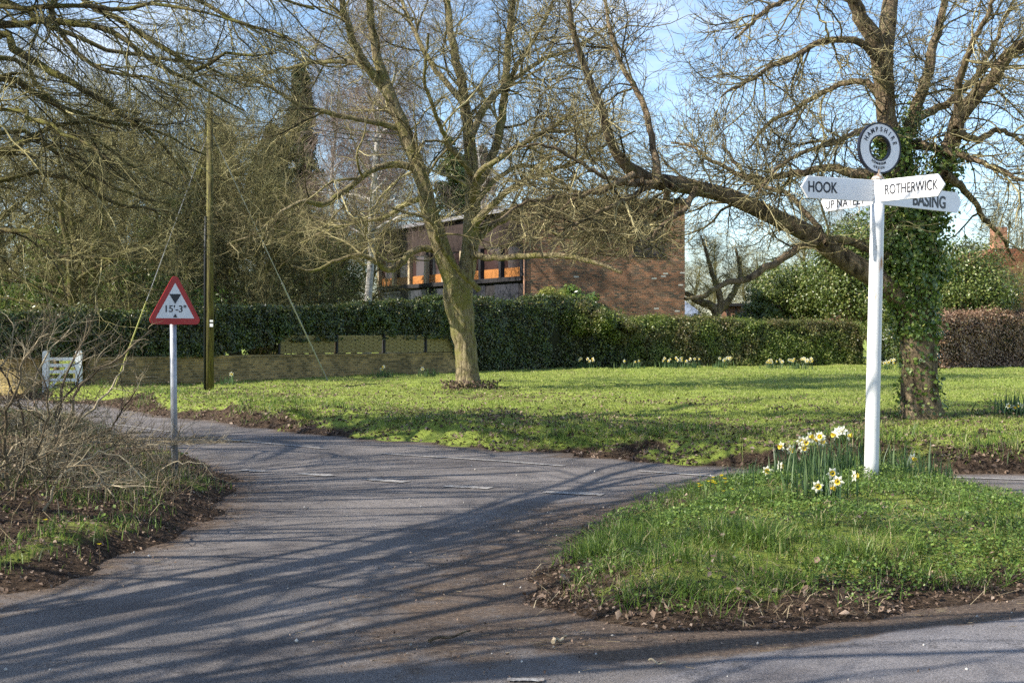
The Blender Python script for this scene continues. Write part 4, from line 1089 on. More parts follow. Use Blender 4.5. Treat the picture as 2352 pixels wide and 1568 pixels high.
blob_tree('clipped_bush', 'rounded sunlit bush filling the slope where the dark hedge drops to the lower one', 'bush', 1345, 48.2, 3.4, 1.1, 2.55, 16000, .07, M['hedge_b'], 21, 60, stem=False, dep=1.6)
blob_tree('clipped_bush', 'smaller sunlit bush at the bottom of the hedge slope, below the brick wall', 'bush', 1420, 48.9, 2.2, .8, 2.05, 9000, .07, M['hedge_b'], 22, 40, stem=False, dep=1.4)
blob_tree('laurel_bush', 'dark glossy bush against the brick wall above the hedge', 'bush', 1325, 50.5, 2.0, 1.6, 3.3, 7000, .12, M['ivy'], 7, 40)
blob_tree('clipped_bush', 'clipped golden dome bush above the hedge beside the copper downpipe', 'bush', 1262, 49.0, 1.5, 2.0, 3.15, 9000, .06, M['goldbush'], 8, 40)
blob_tree('evergreen_shrub', 'dark evergreen undergrowth behind the hedge left of the utility pole', 'bush', 320, 41, 6, .5, 3.9, 14000, .12, M['ivy'], 9, 60)
blob_tree('evergreen_shrub', 'dark evergreen undergrowth behind the hedge at the far left', 'bush', 60, 40, 5, .5, 3.5, 11000, .12, M['ivy'], 10, 60)
blob_tree('evergreen_shrub', 'dark evergreen undergrowth behind the hedge right of the utility pole', 'bush', 600, 52, 7, .5, 4.2, 15000, .13, M['holly'], 12, 60)
blob_tree('ivy_tree', 'ivy-clad dark tree in the left belt, right of the height sign', 'tree', 395, 46, 2.6, 1.0, 7.0, 15000, .12, M['ivy'], 31, 60)
blob_tree('ivy_tree', 'ivy-clad dark tree in the left belt above the white gate', 'tree', 130, 45, 3.0, 1.0, 6.0, 15000, .12, M['ivy'], 32, 60)
blob_tree('ivy_tree', 'ivy-clad tree just left of the white birch stem', 'tree', 770, 56, 2.4, 1.0, 6.5, 13000, .13, M['holly'], 33, 60)
blob_tree('ivy_tree', 'narrow ivy-covered tree rising behind the central fork', 'tree', 1045, 74, 2.6, 2, 14.5, 22000, .17, M['holly'], 13, 60, dep=2.6)
blob_tree('ivy_tree', 'ivy-covered tree behind the timber wing just left of the central trunk', 'tree', 1000, 82, 3.4, 2, 10, 15000, .18, M['holly'], 14, 60, dep=3)

def conifer(label, px, d, h, w, n_, seed, z0=1.0):
    rs = np.random.default_rng(seed)
    x = (px - HX) / F * d
    root = empty('conifer_tree', (x, d, .3), 0, label, 'tree', 'dark conifers behind the left tree belt')
    nb = 170
    zz = z0 + (h - z0) * rs.random(nb) ** .9
    a = rs.random(nb) * 6.28
    ln = w / 2 * (1 - (zz - z0) / (h - z0)) ** .75 * (.6 + .6 * rs.random(nb)) + .15
    P = np.stack([np.stack([np.cos(a) * ln * t, np.sin(a) * ln * t, zz + .12 * ln * t - .42 * ln * t * t], 1) for t in np.linspace(0, 1, 6)], 1)
    Rd = np.tile(np.linspace(.05, .01, 6)[None], (nb, 1))
    t_ = [(np.array([[(0, 0, -.1), (0.05, 0, h * .5), (0, 0, h)]], float), np.array([[.22, .13, .02]]))]
    V, Fq, var = join_np([tubes(t_[0][0], t_[0][1], 8), tubes(P, Rd, 4)])
    link('trunk', np_mesh('trunk', V, Fq, {'var': var}), root, M['bark_dark'])
    k = rs.integers(0, nb, n_); t = rs.random(n_) ** .7 * 5; i0 = np.minimum(t.astype(int), 4); u = (t - i0)[:, None]
    C = P[k, i0] * (1 - u) + P[k, i0 + 1] * u + rs.normal(size=(n_, 3)) * .12 - [[0, 0, .1]] * rs.random((n_, 1)) * 2.2
    V, Fq, var = leaves(C, np.tile([[0, 0, .4]], (n_, 1)), .3, .25, jit=.8)
    link('crown', np_mesh('crown', V, Fq, {'var': var}, smooth=False), root, M['conifer'])
conifer('dark spire-shaped conifer rising above the tree belt right of the utility pole', 690, 66, 15.2, 3.6, 30000, 1)
conifer('drooping conifer lower than the spire, just left of it', 628, 62, 11.5, 4.6, 26000, 2)
conifer('dark conifer behind the top of the utility pole', 505, 64, 12, 5.5, 26000, 3)
conifer('dark broad conifer behind the right side of the central tree', 1105, 92, 15, 7, 16000, 4)

# ------------------------------------------------------------------ hedges
def hedge(name, label, path, n_, size, mat, thick=1.0, zb=None, core_mat=None, group=None, drop=0.0, fray=.06):
    """path: (x, y, zbottom, ztop) along the front line"""
    p = np.array(path, float)
    c0 = p[0, :2]
    root = empty(name, (c0[0], c0[1], 0), 0, label, 'hedge', group)
    seg = np.linalg.norm(np.diff(p[:, :2], axis=0), axis=1)
    Lc = np.concatenate([[0], np.cumsum(seg)])
    def interp(t):
        return np.stack([np.interp(t, Lc, p[:, j]) for j in range(4)], 1)
    tang = np.array([np.interp(0, [0], [0])])
    def dirs(t):
        a = interp(np.clip(t - .3, 0, Lc[-1])); b_ = interp(np.clip(t + .3, 0, Lc[-1]))
        d = unit(b_[:, :2] - a[:, :2])
        return d, np.stack([d[:, 1], -d[:, 0]], 1)   # tangent, outward (towards viewer)
    nf = int(n_ * .62); nt = int(n_ * .28); nb = n_ - nf - nt
    t = rng.uniform(0, Lc[-1], n_)
    q = interp(t); d, o = dirs(t)
    face = np.concatenate([np.zeros(nf), np.ones(nt), np.full(nb, 2)])
    u = rng.random(n_)
    hh = q[:, 3] - q[:, 2]
    z = np.where(face == 1, q[:, 3], q[:, 2] + hh * u)
    inn = np.where(face == 1, -thick * u, np.where(face == 2, -thick, 0))
    ro = .12   # rounded shoulder
    zz = np.clip((z - (q[:, 3] - .3)) / .3, 0, 1)
    inn = inn - np.where(face == 0, ro * zz ** 2, 0)
    bul = (vnoise(t, z, .8) - .5) * .3 + (vnoise(t, z, .22) - .5) * .2
    off = bul * 1.0 + rng.normal(size=n_) * fray
    X = q[:, 0] + o[:, 0] * (inn + np.where(face == 0, off, 0)); Y = q[:, 1] + o[:, 1] * (inn + np.where(face == 0, off, 0))
    Z = z + (vnoise(t, t * 0, 1.5) - .5) * .16 * (face != 2) * np.clip((z - q[:, 2]) / (hh + .01), 0, 1) + np.where(face == 1, off * .8 - .04 + (rng.random(n_) < .03) * rng.random(n_) * .22, 0)
    C = np.stack([X - c0[0], Y - c0[1], Z], 1)
    Nn = np.where((face == 1)[:, None], np.array([[0, 0, 1.0]]), np.concatenate([o * np.where(face == 2, -1, 1)[:, None], np.full((n_, 1), .35)], 1))
    V, Fq, var = leaves(C, Nn, size, .62, jit=.55)
    # solid dark box standing in for the shade between the leaves
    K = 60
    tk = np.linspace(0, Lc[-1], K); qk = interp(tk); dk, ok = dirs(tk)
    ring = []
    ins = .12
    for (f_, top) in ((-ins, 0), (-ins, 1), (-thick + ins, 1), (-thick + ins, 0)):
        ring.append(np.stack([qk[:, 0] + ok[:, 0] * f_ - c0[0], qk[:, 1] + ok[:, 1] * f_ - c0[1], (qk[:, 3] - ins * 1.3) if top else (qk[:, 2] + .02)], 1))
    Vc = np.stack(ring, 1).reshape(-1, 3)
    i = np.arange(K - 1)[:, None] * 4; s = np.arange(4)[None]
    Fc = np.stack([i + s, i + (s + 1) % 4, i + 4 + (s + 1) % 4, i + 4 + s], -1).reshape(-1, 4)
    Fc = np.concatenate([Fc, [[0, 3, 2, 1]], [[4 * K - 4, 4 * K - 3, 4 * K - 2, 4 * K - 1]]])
    link('foliage', np_mesh('foliage', V, Fq, {'var': var}, smooth=False), root, mat)
    link('shade_core', np_mesh('shade_core', Vc, Fc, smooth=False), root, core_mat or M['core'])
    return root
def hp(px, base_py, top_py, zg):
    d = (CAMZ - zg) * F / (base_py - HY)
    return ((px - HX) / F * d, d, CAMZ - (top_py - HY) / F * d)
hpts = []
for px, bpy_, tpy, zg, zbot in [(-150, 903, 722, .2, 1.0), (100, 893, 722, .22, 1.0), (300, 884, 716, .24, .95), (480, 876, 712, .26, .95), (640, 868, 702, .28, 1.35), (850, 861, 695, .3, 1.42), (1030, 855, 691, .32, 1.46), (1050, 854, 691, .32, .3), (1200, 849, 690, .33, .25), (1330, 845, 684, .34, .25), (1360, 845, 692, .34, .25), (1400, 844, 712, .34, .25), (1440, 843, 733, .34, .25)]:
    x, y, zt = hp(px, bpy_, tpy, zg)
    hpts.append((x, y, zbot, zt))
hedge('evergreen_hedge', 'long dark clipped hedge above the low brick wall, sloping down on its right', hpts, 95000, .075, M['hedge'], thick=1.1)
hpts2 = []
x, y, zt = hp(1432, 843, 734, .34)
for px, d, zt_ in [(1432, y + .15, 2.2), (1500, 50.2, 2.18), (1700, 51.2, 2.16), (1900, 52.5, 2.1), (1985, 53, 2.06)]:
    hpts2.append(((px - HX) / F * d, d, .2, zt_))
hedge('privet_hedge', 'sunlit green hedge running from the slope to the white finger post', hpts2, 60000, .075, M['hedge_b'], thick=1.2, fray=.09)
hpts3 = [((px - HX) / F * d, d, .2, zt_) for px, d, zt_ in [(2010, 54.5, 2.0), (2110, 51, 2.0)]]
hedge('evergreen_hedge', 'short dark piece of hedge between the white post and the ivy-clad trunk', hpts3, 9000, .08, M['hedge'], thick=1.0)
hpts4 = [((px - HX) / F * d, d, .35, zt_) for px, d, zt_ in [(2158, 47, 2.25), (2300, 50, 2.4), (2500, 53, 2.5)]]
hedge('beech_hedge', 'coppery brown beech hedge in front of the tiled house', hpts4, 26000, .085, M['beech'], thick=.9, fray=.1)

# ------------------------------------------------------------------ box helpers for built things
class MB:
    def __init__(s): s.v = []; s.f = []
    def box(s, x0, x1, y0, y1, z0, z1, mtx=None):
        o = len(s.v)
        p = [(x0, y0, z0), (x1, y0, z0), (x1, y1, z0), (x0, y1, z0), (x0, y0, z1), (x1, y0, z1), (x1, y1, z1), (x0, y1, z1)]
        if mtx is not None: p = [tuple(mtx @ Vector(q)) for q in p]
        s.v += p
        s.f += [tuple(o + i for i in q) for q in ((0, 3, 2, 1), (4, 5, 6, 7), (0, 1, 5, 4), (1, 2, 6, 5), (2, 3, 7, 6), (3, 0, 4, 7))]
        return s
    def prism(s, pts, y0, y1):
        """pts in xz, extruded along y"""
        o = len(s.v); n_ = len(pts)
        s.v += [(p[0], y0, p[1]) for p in pts] + [(p[0], y1, p[1]) for p in pts]
        s.f += [tuple(o + i for i in range(n_)), tuple(o + n_ + i for i in reversed(range(n_)))]
        s.f += [(o + i, o + n_ + i, o + n_ + (i + 1) % n_, o + (i + 1) % n_) for i in range(n_)]
        return s
    def tube(s, pts, r, sides=12, r2=None):
        o = len(s.v)
        n_ = len(pts)
        for i, p in enumerate(pts):
            p = Vector(p)
            t = (Vector(pts[min(i + 1, n_ - 1)]) - Vector(pts[max(i - 1, 0)])).normalized()
            a = t.cross(Vector((0, 1, 0)) if abs(t.y) < .9 else Vector((1, 0, 0))).normalized(); b_ = t.cross(a)
            rr = r if r2 is None else r + (r2 - r) * i / (n_ - 1)
            if isinstance(rr, (list, tuple)): rr = rr[i]
            for k in range(sides):
                an = 2 * math.pi * k / sides
                s.v.append(tuple(p + (a * math.cos(an) + b_ * math.sin(an)) * rr))
        for i in range(n_ - 1):
            for k in range(sides):
                k2 = (k + 1) % sides
                s.f.append((o + i * sides + k, o + i * sides + k2, o + (i + 1) * sides + k2, o + (i + 1) * sides + k))
        s.f.append(tuple(o + k for k in reversed(range(sides))))
        s.f.append(tuple(o + (n_ - 1) * sides + k for k in range(sides)))
        return s
    def build(s, name, mat, parent=None, bevel=0.0, smooth=False):
        me = bpy.data.meshes.new(name)
        me.from_pydata(s.v, [], s.f)
        if smooth:
            for p in me.polygons: p.use_smooth = len(p.vertices) == 4
        me.update()
        o = link(name, me, parent, mat)
        if bevel:
            b_ = o.modifiers.new('bevel', 'BEVEL'); b_.width = bevel; b_.segments = 2; b_.limit_method = 'ANGLE'
        return o

def text_obj(body, size, mat, parent, mtx, name='lettering', sx=1.0, bold=.0, extrude=.0015, align='CENTER'):
    cu = bpy.data.curves.new('txt', 'FONT'); cu.body = body; cu.size = size; cu.extrude = extrude; cu.offset = bold
    cu.align_x = align; cu.align_y = 'CENTER'
    tmp = bpy.data.objects.new('txt', cu); COL.objects.link(tmp)
    dg = bpy.context.evaluated_depsgraph_get()
    me = bpy.data.meshes.new_from_object(tmp.evaluated_get(dg))
    bpy.data.objects.remove(tmp)
    me.transform(mtx @ Matrix.Diagonal((sx, 1, 1, 1)))
    me.materials.clear()
    return link(name, me, parent, mat)

def merge_objs(name, objs, parent, mat):
    import bmesh
    bm = bmesh.new()
    for o in objs: bm.from_mesh(o.data)
    me = bpy.data.meshes.new(name); bm.to_mesh(me); bm.free()
    for o in objs: bpy.data.objects.remove(o)
    return link(name, me, parent, mat)

# ------------------------------------------------------------------ finger post
DP = 11.8
PX, PZ = 3.372, gz(3.31, DP) - .05
post = empty('finger_post', (3.31, DP, PZ), 0, 'white finger post with four arms and a round ring on top, on the grassy mound', 'signpost')
lx = .062                                     # lean over its height
H0 = 2.92 - PZ                                # arm centre above the base
topz = H0 + .11
def plean(z): return lx * z / H0
MB().tube([(plean(z), 0, z) for z in np.linspace(0, H0 - .12, 14)], .066, 32, .062).build('post', None, post, smooth=True)
m, n, l, b = new_mat('post_paint')
b.inputs['Roughness'].default_value = .36
tcn = n.new('ShaderNodeTexCoord')
mpn = n.new('ShaderNodeMapping'); mpn.inputs['Scale'].default_value = (9, 9, 2.2); l.new(tcn.outputs['Object'], mpn.inputs[0])
q1 = n.new('ShaderNodeTexNoise'); q1.inputs['Scale'].default_value = 2.2; q1.inputs['Detail'].default_value = 9; q1.inputs['Roughness'].default_value = .72; l.new(mpn.outputs[0], q1.inputs['Vector'])
rr = ramp(n, [(0.31, (0.06, 0.045, 0.035)), (0.345, (0.4, 0.36, 0.31)), (0.39, (0.68, 0.68, 0.66)), (0.8, (0.76, 0.76, 0.75))]); l.new(q1.outputs['Fac'], rr.inputs[0])
q2 = n.new('ShaderNodeTexNoise'); q2.inputs['Scale'].default_value = 1.3; q2.inputs['Detail'].default_value = 7; l.new(mpn.outputs[0], q2.inputs['Vector'])
rs_ = ramp(n, [(0.64, (0, 0, 0)), (0.72, (1, 1, 1))]); l.new(q2.outputs['Fac'], rs_.inputs[0])
mxx = n.new('ShaderNodeMix'); mxx.data_type = 'RGBA'; mxx.inputs['B'].default_value = (.42, .2, .07, 1)
l.new(rs_.outputs[0], mxx.inputs['Factor']); l.new(rr.outputs[0], mxx.inputs['A']); l.new(mxx.outputs['Result'], b.inputs['Base Color'])
M['post'] = m
post.children[0].data.materials.clear(); post.children[0].data.materials.append(m)
# collar box carrying the arms
cxp = plean(H0)
col_ = MB().tube([(cxp, 0, H0 - .135), (cxp, 0, H0 - .115), (cxp, 0, H0 + .105)], .052, 24).build('collar', M['white'], post, smooth=True)
cap = MB(); oz = [(0.056, .105), (.058, .118), (.040, .14), (.026, .165), (.022, .2)]
for r_, z_ in oz:
    for k in range(16):
        cap.v.append((cxp + r_ * math.cos(k * math.pi / 8), r_ * math.sin(k * math.pi / 8), H0 + z_))
for i in range(4):
    for k in range(16): cap.f.append((i * 16 + k, i * 16 + (k + 1) % 16, (i + 1) * 16 + (k + 1) % 16, (i + 1) * 16 + k))
cap.f.append(tuple(64 + k for k in range(16)))
M['rust'] = noise_mat('rusty_paint', [(0.35, (0.18, 0.09, 0.045)), (0.5, (0.4, 0.33, 0.26)), (0.65, (0.72, 0.7, 0.66))], scale=25, rough=.7)
cap.build('cap', M['rust'], post, smooth=True)

def arm(vx, vy, dz, texts, zc=H0):
    Ls = math.hypot(vx, vy); th = math.atan2(vy, vx)
    a = empty('direction_arm', (cxp, 0, zc + dz), th)
    a.parent = post
    # as a mesh: points along local +x
    h = .1; tip = .07
    pts = [(.045, -h), (Ls - tip, -h), (Ls, 0), (Ls - tip, h), (.045, h)]
    bpy.data.objects.remove(a)
    o = MB().prism(pts, -.011, .011).build('direction_arm', M['white'], post, bevel=.004)
    o.location = (cxp, 0, zc + dz); o.rotation_euler = (0, 0, th)
    return o, Ls
def arm_text(o, body, size, u, w, flip, sx=.8, bold=.0012):
    # flip: text reads towards the post (arm points left); face at local y sign
    if flip:   # visible face is local +y side, text runs along -x
        mtx = Matrix.Translation((u, .0125, w)) @ Matrix.Rotation(math.pi, 4, 'Z') @ Matrix.Rotation(math.pi / 2, 4, 'X')
    else:
        mtx = Matrix.Translation((u, -.0125, w)) @ Matrix.Rotation(math.pi / 2, 4, 'X')
    return text_obj(body, size, M['black'], o, mtx, sx=sx, bold=bold)
o, Ls = arm(-.79, -.36, 0, None); o['label'] = 'left front arm reading HOOK'
arm_text(o, 'HOOK', .135, Ls * .735, 0.0, True, sx=.80, bold=.002)
def rivets(o, side):
    for zz in (-.08, -.04, .0, .05, .08):
        MB().tube([(.064, .011 * side, zz), (.064, .0145 * side, zz)], .005, 8).build('rivet', M['rust'], o)
rivets(o, 1)
o, Ls = arm(.44, -.54, 0, None); o['label'] = 'right front arm reading ROTHERWICK'
arm_text(o, 'ROTHERWICK', .128, Ls * .51, -.0, False, sx=.66, bold=.0008)
rivets(o, -1)
o, Ls = arm(1.07, .88, -.022, None); o['label'] = 'right rear arm ending in the letters ASING'
arm_text(o, 'BASING', .165, Ls * .595, -.02, False, sx=1.0, bold=.004)
o, Ls = arm(-.33, .77, -.022, None); o['label'] = 'left rear arm reading UP NATELY'
arm_text(o, 'UP NATELY', .112, Ls * .555, -.043, True, sx=1.05, bold=.0008)
arm_text(o, 'NATELY', .08, Ls * .63, .043, True, sx=1.0, bold=.0008)
# ring
RC = H0 + .395
rr_o = math.atan2(-.375, .927)               # plane direction so that its normal looks right of the camera
ring_mb = MB()
def annulus(mb, r0, r1, y0, y1, n_=72):
    o = len(mb.v)
    for k in range(n_):
        a = 2 * math.pi * k / n_
        for r_, y_ in ((r0, y0), (r1, y0), (r1, y1), (r0, y1)):
            mb.v.append((r_ * math.cos(a), y_, r_ * math.sin(a)))
    for k in range(n_):
        k2 = (k + 1) % n_
        for s in range(4):
            s2 = (s + 1) % 4
            mb.f.append((o + k * 4 + s, o + k2 * 4 + s, o + k2 * 4 + s2, o + k * 4 + s2))
    return mb
ring = annulus(MB(), .112, .232, -.012, .012).build('ring', M['white'], post, smooth=False)
ring.location = (plean(RC) + .004, 0, RC); ring.rotation_euler = (0, 0, math.atan2(.375, .927))
bd = MB(); annulus(bd, .222, .237, -.016, .016); annulus(bd, .107, .121, -.016, .016)
bd.build('rim', M['black'], ring)
def arc_text(body, radius, a0, a1, size, top, sx=.85, bold=.001):
    obs = []
    for i, ch in enumerate(body):
        a = R(a0 + (a1 - a0) * i / (len(body) - 1))
        rot = a - math.pi / 2 if top else a + math.pi / 2
        mtx = Matrix.Translation((radius * math.cos(a), -.0135, radius * math.sin(a))) @ Matrix.Rotation(-rot, 4, 'Y') @ Matrix.Rotation(math.pi / 2, 4, 'X')
        obs.append(text_obj(ch, size, M['black'], None, mtx, sx=sx, bold=bold))
    return merge_objs('lettering', obs, ring, M['black'])
arc_text('HAMPSHIRE', .172, 152, 18, .062, True, bold=.0012)
arc_text('NEWNHAM', .145, 235, 292, .034, False, sx=.9, bold=.0006)
arc_text('GREEN', .183, 250, 282, .034, False, sx=.9, bold=.0006)

# ------------------------------------------------------------------ height warning sign
DS = 13.3
sx_, sy_ = (402 - HX) / F * DS, DS
sgz = gz(sx_, sy_) - .05
ws = empty('warning_sign', (sx_, sy_, sgz), 0, 'red-bordered triangular height warning sign on a grey post at the left verge', 'road sign')
zb = CAMZ - (745 - HY) / F * DS - sgz         # lower edge of the plate
MB().tube([(0, 0, 0), (-.012, 0, zb * .5), (-.024, 0, zb + .40)], .034, 20).build('post', M['galv'], ws, smooth=True)
rotz = R(43)                                  # plate normal points right of the camera
def rtri(w, h, rad, n_=6):
    c = [(-w / 2 + rad * 1.35, rad), (w / 2 - rad * 1.35, rad), (0, h - rad)]
    angs = [(210 - 60 + 60, 270), (270, 390), (30, 150)]
    angs = [(150, 270), (270, 390), (30, 150)]
    out = []
    for (cx, cz), (a0, a1) in zip(c, angs):
        for k in range(n_ + 1):
            a = R(a0 + (a1 - a0) * k / n_)
            out.append((cx + rad * math.cos(a), cz + rad * math.sin(a)))
    return out
PH, PW = .50, .60
plate = MB().prism(rtri(PW, PH, .045), -.004, .004).build('plate', M['red'], ws)
plate.location = (-.024 + .047 * math.sin(rotz), -.047 * math.cos(rotz), zb); plate.rotation_euler = (0, 0, rotz)
MB().prism([(-PW * .365, .064), (PW * .365, .064), (0, PH * .86)], -.0065, -.0043).build('white_panel', M['signwhite'], plate)
MB().prism([(-.068, .315), (.068, .315), (0, .212)], -.009, -.0068).build('arrowhead', M['black'], plate)
MB().prism([(-.024, .073), (.024, .073), (0, .112)], -.009, -.0068).build('arrowhead', M['black'], plate)
text_obj("15'-3\"", .098, M['black'], plate, Matrix.Translation((0, -.008, .158)) @ Matrix.Rotation(math.pi / 2, 4, 'X'), sx=1.12, bold=.0012)
for zc_ in (.1, .3): MB().box(-.045, .045, .006, .03, zc_, zc_ + .025).build('clamp', M['galv'], plate)

# ------------------------------------------------------------------ utility pole
DU = 32.0
ux = (482 - HX) / F * DU
uz = gz(ux, DU) - .05
up = empty('utility_pole', (ux, DU, uz), 0, 'tall mossy wooden utility pole with stay wires behind the height sign', 'utility pole')
uh = CAMZ - (250 - HY) / F * DU - uz
MB().tube([(0, 0, 0), (0, 0, uh * .5), (0, 0, uh)], .105, 20, .075).build('pole', M['polewood'], up, smooth=True)
MB().tube([(-.115, -.06, 0), (-.105, -.06, uh * .5), (-.09, -.06, uh * .62)], .03, 10).build('conduit', M['darkplastic'], up, smooth=True)
MB().box(.03, .11, -.135, -.125, 1.62, 1.7).box(.03, .11, -.135, -.125, 1.74, 1.79).build('number_plate', M['signwhite'], up)
def stay(px, py, zg, gtop, gm, name='stay_wire'):
    d = (CAMZ - zg) * F / (py - HY)
    e = Vector(((px - HX) / F * d - ux, d - DU, zg - uz))
    s0 = Vector((0, 0, uh - .5))
    MB().tube([tuple(s0), tuple(e)], .011, 6).build(name, M['wire'], up)
    g0 = e + (s0 - e) * gtop
    MB().tube([tuple(g0), tuple(e)], .02, 8).build('stay_guard', gm, up)
stay(752, 873, .28, .42, M['wire'])
stay(262, 893, .22, .34, M['guard'])
# overhead lines leave the pole
def line(p0, p1, sag, r, name='overhead_wire'):
    p0, p1 = Vector(p0), Vector(p1)
    pts = []
    for k in range(15):
        t = k / 14
        p = p0.lerp(p1, t); p.z -= 4 * sag * t * (1 - t); pts.append(tuple(p))
    MB().tube(pts, r, 5).build(name, M['darkwire'], up)
for px, py, d, z0 in [(2900, 440, 60, .15), (2900, 400, 60, .35)]:
    x, y, z = at(px, py, d)
    line((0, 0, uh - z0), (x - ux, y - DU, z - uz), .9, .011)
x, y, z = at(-300, 300, 30)
line((0, 0, uh - .2), (x - ux, y - DU, z - uz), .3, .011)

# ------------------------------------------------------------------ gate, wall, fence
DG = 32.3
g0x = (100 - HX) / F * DG
gzz = gz(g0x, DG) - .05
gt = empty('garden_gate', (g0x, DG, gzz), R(8), 'white painted wooden five-bar garden gate between white posts', 'gate')
for k, xx in enumerate((.06, .86)):
    MB().box(xx - .075, xx + .075, -.075, .075, 0, 1.02).prism([(xx - .08, 1.02), (xx + .08, 1.02), (xx + .05, 1.07), (xx - .05, 1.07)], -.07, .07).build('gate_post', M['white'], gt)
for zz in (.12, .33, .54, .70, .86):
    MB().box(.137, .783, -.018, .018, zz - .04, zz + .04).build('rail', M['white'], gt)
br = MB(); mt = Matrix.Translation((.15, -.03, .12)) @ Matrix.Rotation(-math.atan2(.72, .6), 4, 'Y')
br.box(0, .92, -.01, .01, -.03, .03, mt).build('brace', M['white'], gt)
def wall_seg(pts, z0, z1, th, mat, name, parent):
    """pts list of (x,y); boxes from point to point"""
    mb = MB()
    for (a, c) in zip(pts[:-1], pts[1:]):
        a = Vector((*a, 0)); c = Vector((*c, 0)); L_ = (c - a).length
        mt = Matrix.Translation(a) @ Matrix.Rotation(math.atan2(c.y - a.y, c.x - a.x), 4, 'Z')
        mb.box(0, L_ , 0, th, z0, z1, mt)
    return mb.build(name, mat, parent)
line_pts = [(p[0], p[1]) for p in hpts]
w0 = Vector((*line_pts[1], 0))
def on_line(px):
    """point on hedge front line at picture column px"""
    for (a, c) in zip(line_pts[:-1], line_pts[1:]):
        pa = a[0] / a[1] * F + HX; pc = c[0] / c[1] * F + HX
        if pa <= px <= pc:
            t = (px - pa) / (pc - pa)
            return (a[0] + (c[0] - a[0]) * t, a[1] + (c[1] - a[1]) * t)
wp = [on_line(x_) for x_ in (205, 420, 640, 850, 1075)]
bw = empty('brick_wall', (*wp[0], 0), 0, 'low mossy brick wall under the dark hedge, beside the white gate', 'wall')
rel = [(a - wp[0][0], c - wp[0][1]) for a, c in wp]
rel = [(a + .02, c - .12) for a, c in rel]
wall_seg(rel, .05, .93, .22, M['brick_moss'], 'brickwork', bw)
wall_seg([(a, c - .03) for a, c in rel], .932, 1.0, .28, M['brick_moss'], 'coping', bw)
fp = [on_line(x_) for x_ in (640, 770, 880, 975, 1075)]
for i, (a, c) in enumerate(zip(fp[:-1], fp[1:])):
    lb = ['woven wooden fence panel nearest the stay wire, on the low wall', 'woven wooden fence panel in the middle left of the row, on the low wall', 'woven wooden fence panel just left of the ivy by the central trunk', 'woven wooden fence panel right behind the central trunk'][i]
    A = Vector((*a, 0)); Cc = Vector((*c, 0)); th = math.atan2(Cc.y - A.y, Cc.x - A.x); Lf = (Cc - A).length
    f = empty('fence_panel', (A.x, A.y - .05, 1.0), th, lb, 'fence', 'woven fence panels under the hedge')
    mb = MB(); K = 9
    for k in range(K):
        z0 = .02 + k * .062
        n_ = 10
        for q_ in range(n_):
            xa, xb = .06 + (Lf - .12) * q_ / n_, .06 + (Lf - .12) * (q_ + 1) / n_
            oy = .012 * (1 if (q_ + k) % 2 else -1)
            mb.box(xa, xb, oy - .005, oy + .005, z0, z0 + .056)
    mb.box(.06, Lf - .06, .022, .03, .02, .57)
    mb.build('slats', M['fence'], f)
    MB().box(0, .06, -.03, .03, 0, .6).build('fence_post', M['timber_dark'], f)
# sunlit wall left of the gate
a0 = at(-250, 800, 33.5); a1 = at(92, 800, 32.6)
bw2 = empty('brick_wall', (a1[0], a1[1], 0), math.atan2(a0[1] - a1[1], a0[0] - a1[0]), 'sunlit yellowish brick wall left of the white gate', 'wall')
Lw = math.hypot(a0[0] - a1[0], a0[1] - a1[1])
M['brick_yellow'] = brick_mat('yellow_brick', (0.5, 0.4, 0.17), (0.36, 0.28, 0.12), (0.3, 0.26, 0.14))
MB().box(0, Lw, -.2, 0, .05, 1.3).build('brickwork', M['brick_yellow'], bw2)
MB().box(0, Lw, -.23, .03, 1.302, 1.36).build('coping', M['brick_yellow'], bw2)
MB().box(.0, .32, -.25, .06, .05, 1.5).build('pier', M['brick_yellow'], bw2)

# ------------------------------------------------------------------ brick house with timber wing
DH = 57.0
hx0, hx1 = (1207 - HX) / F * DH, (1573 - HX) / F * DH
hz1 = CAMZ - (468 - HY) / F * DH
house = empty('brick_house', (hx0, DH, 0), 0, 'red brick house with flat roof and a glazed timber wing, behind the hedge', 'house')
W = hx1 - hx0
wx0, wx1 = (1455 - HX) / F * DH - hx0, (1527 - HX) / F * DH - hx0
wz0, wz1 = CAMZ - (588 - HY) / F * DH, CAMZ - (490 - HY) / F * DH
mb = MB()
mb.box(0, W, 0, .25, .1, wz0); mb.box(0, wx0, 0, .25, wz0, wz1); mb.box(wx1, W, 0, .25, wz0, wz1); mb.box(0, W, 0, .25, wz1, hz1)
mb.box(0, .25, .25, 9, .1, hz1); mb.box(W - .25, W, .25, 9, .1, hz1); mb.box(.25, W - .25, 8.75, 9, .1, hz1)
mb.build('wall', M['brick'], house)
MB().box(-.15, W + .15, -.15, 9.15, hz1 + .003, hz1 + .22).build('roof', M['timber_dark'], house)
wf = MB()
wf.box(wx0, wx0 + .09, .05, .17, wz0 + .09, wz1 - .09); wf.box(wx1 - .09, wx1, .05, .17, wz0 + .09, wz1 - .09); wf.box(wx0, wx1, .05, .17, wz0, wz0 + .09); wf.box(wx0, wx1, .05, .17, wz1 - .09, wz1); wf.box((wx0 + wx1) / 2 - .04, (wx0 + wx1) / 2 + .04, .06, .16, wz0 + .09, wz1 - .09)
wf = wf.build('window', M['timber_dark'], house)
MB().box(wx0 + .09, wx1 - .09, .1, .115, wz0 + .09, wz1 - .09).build('pane', M['glass'], wf)
MB().box(wx0 - .08, wx1 + .08, -.06, .048, wz0 - .07, wz0 - .003).build('sill', M['timber_dark'], wf)
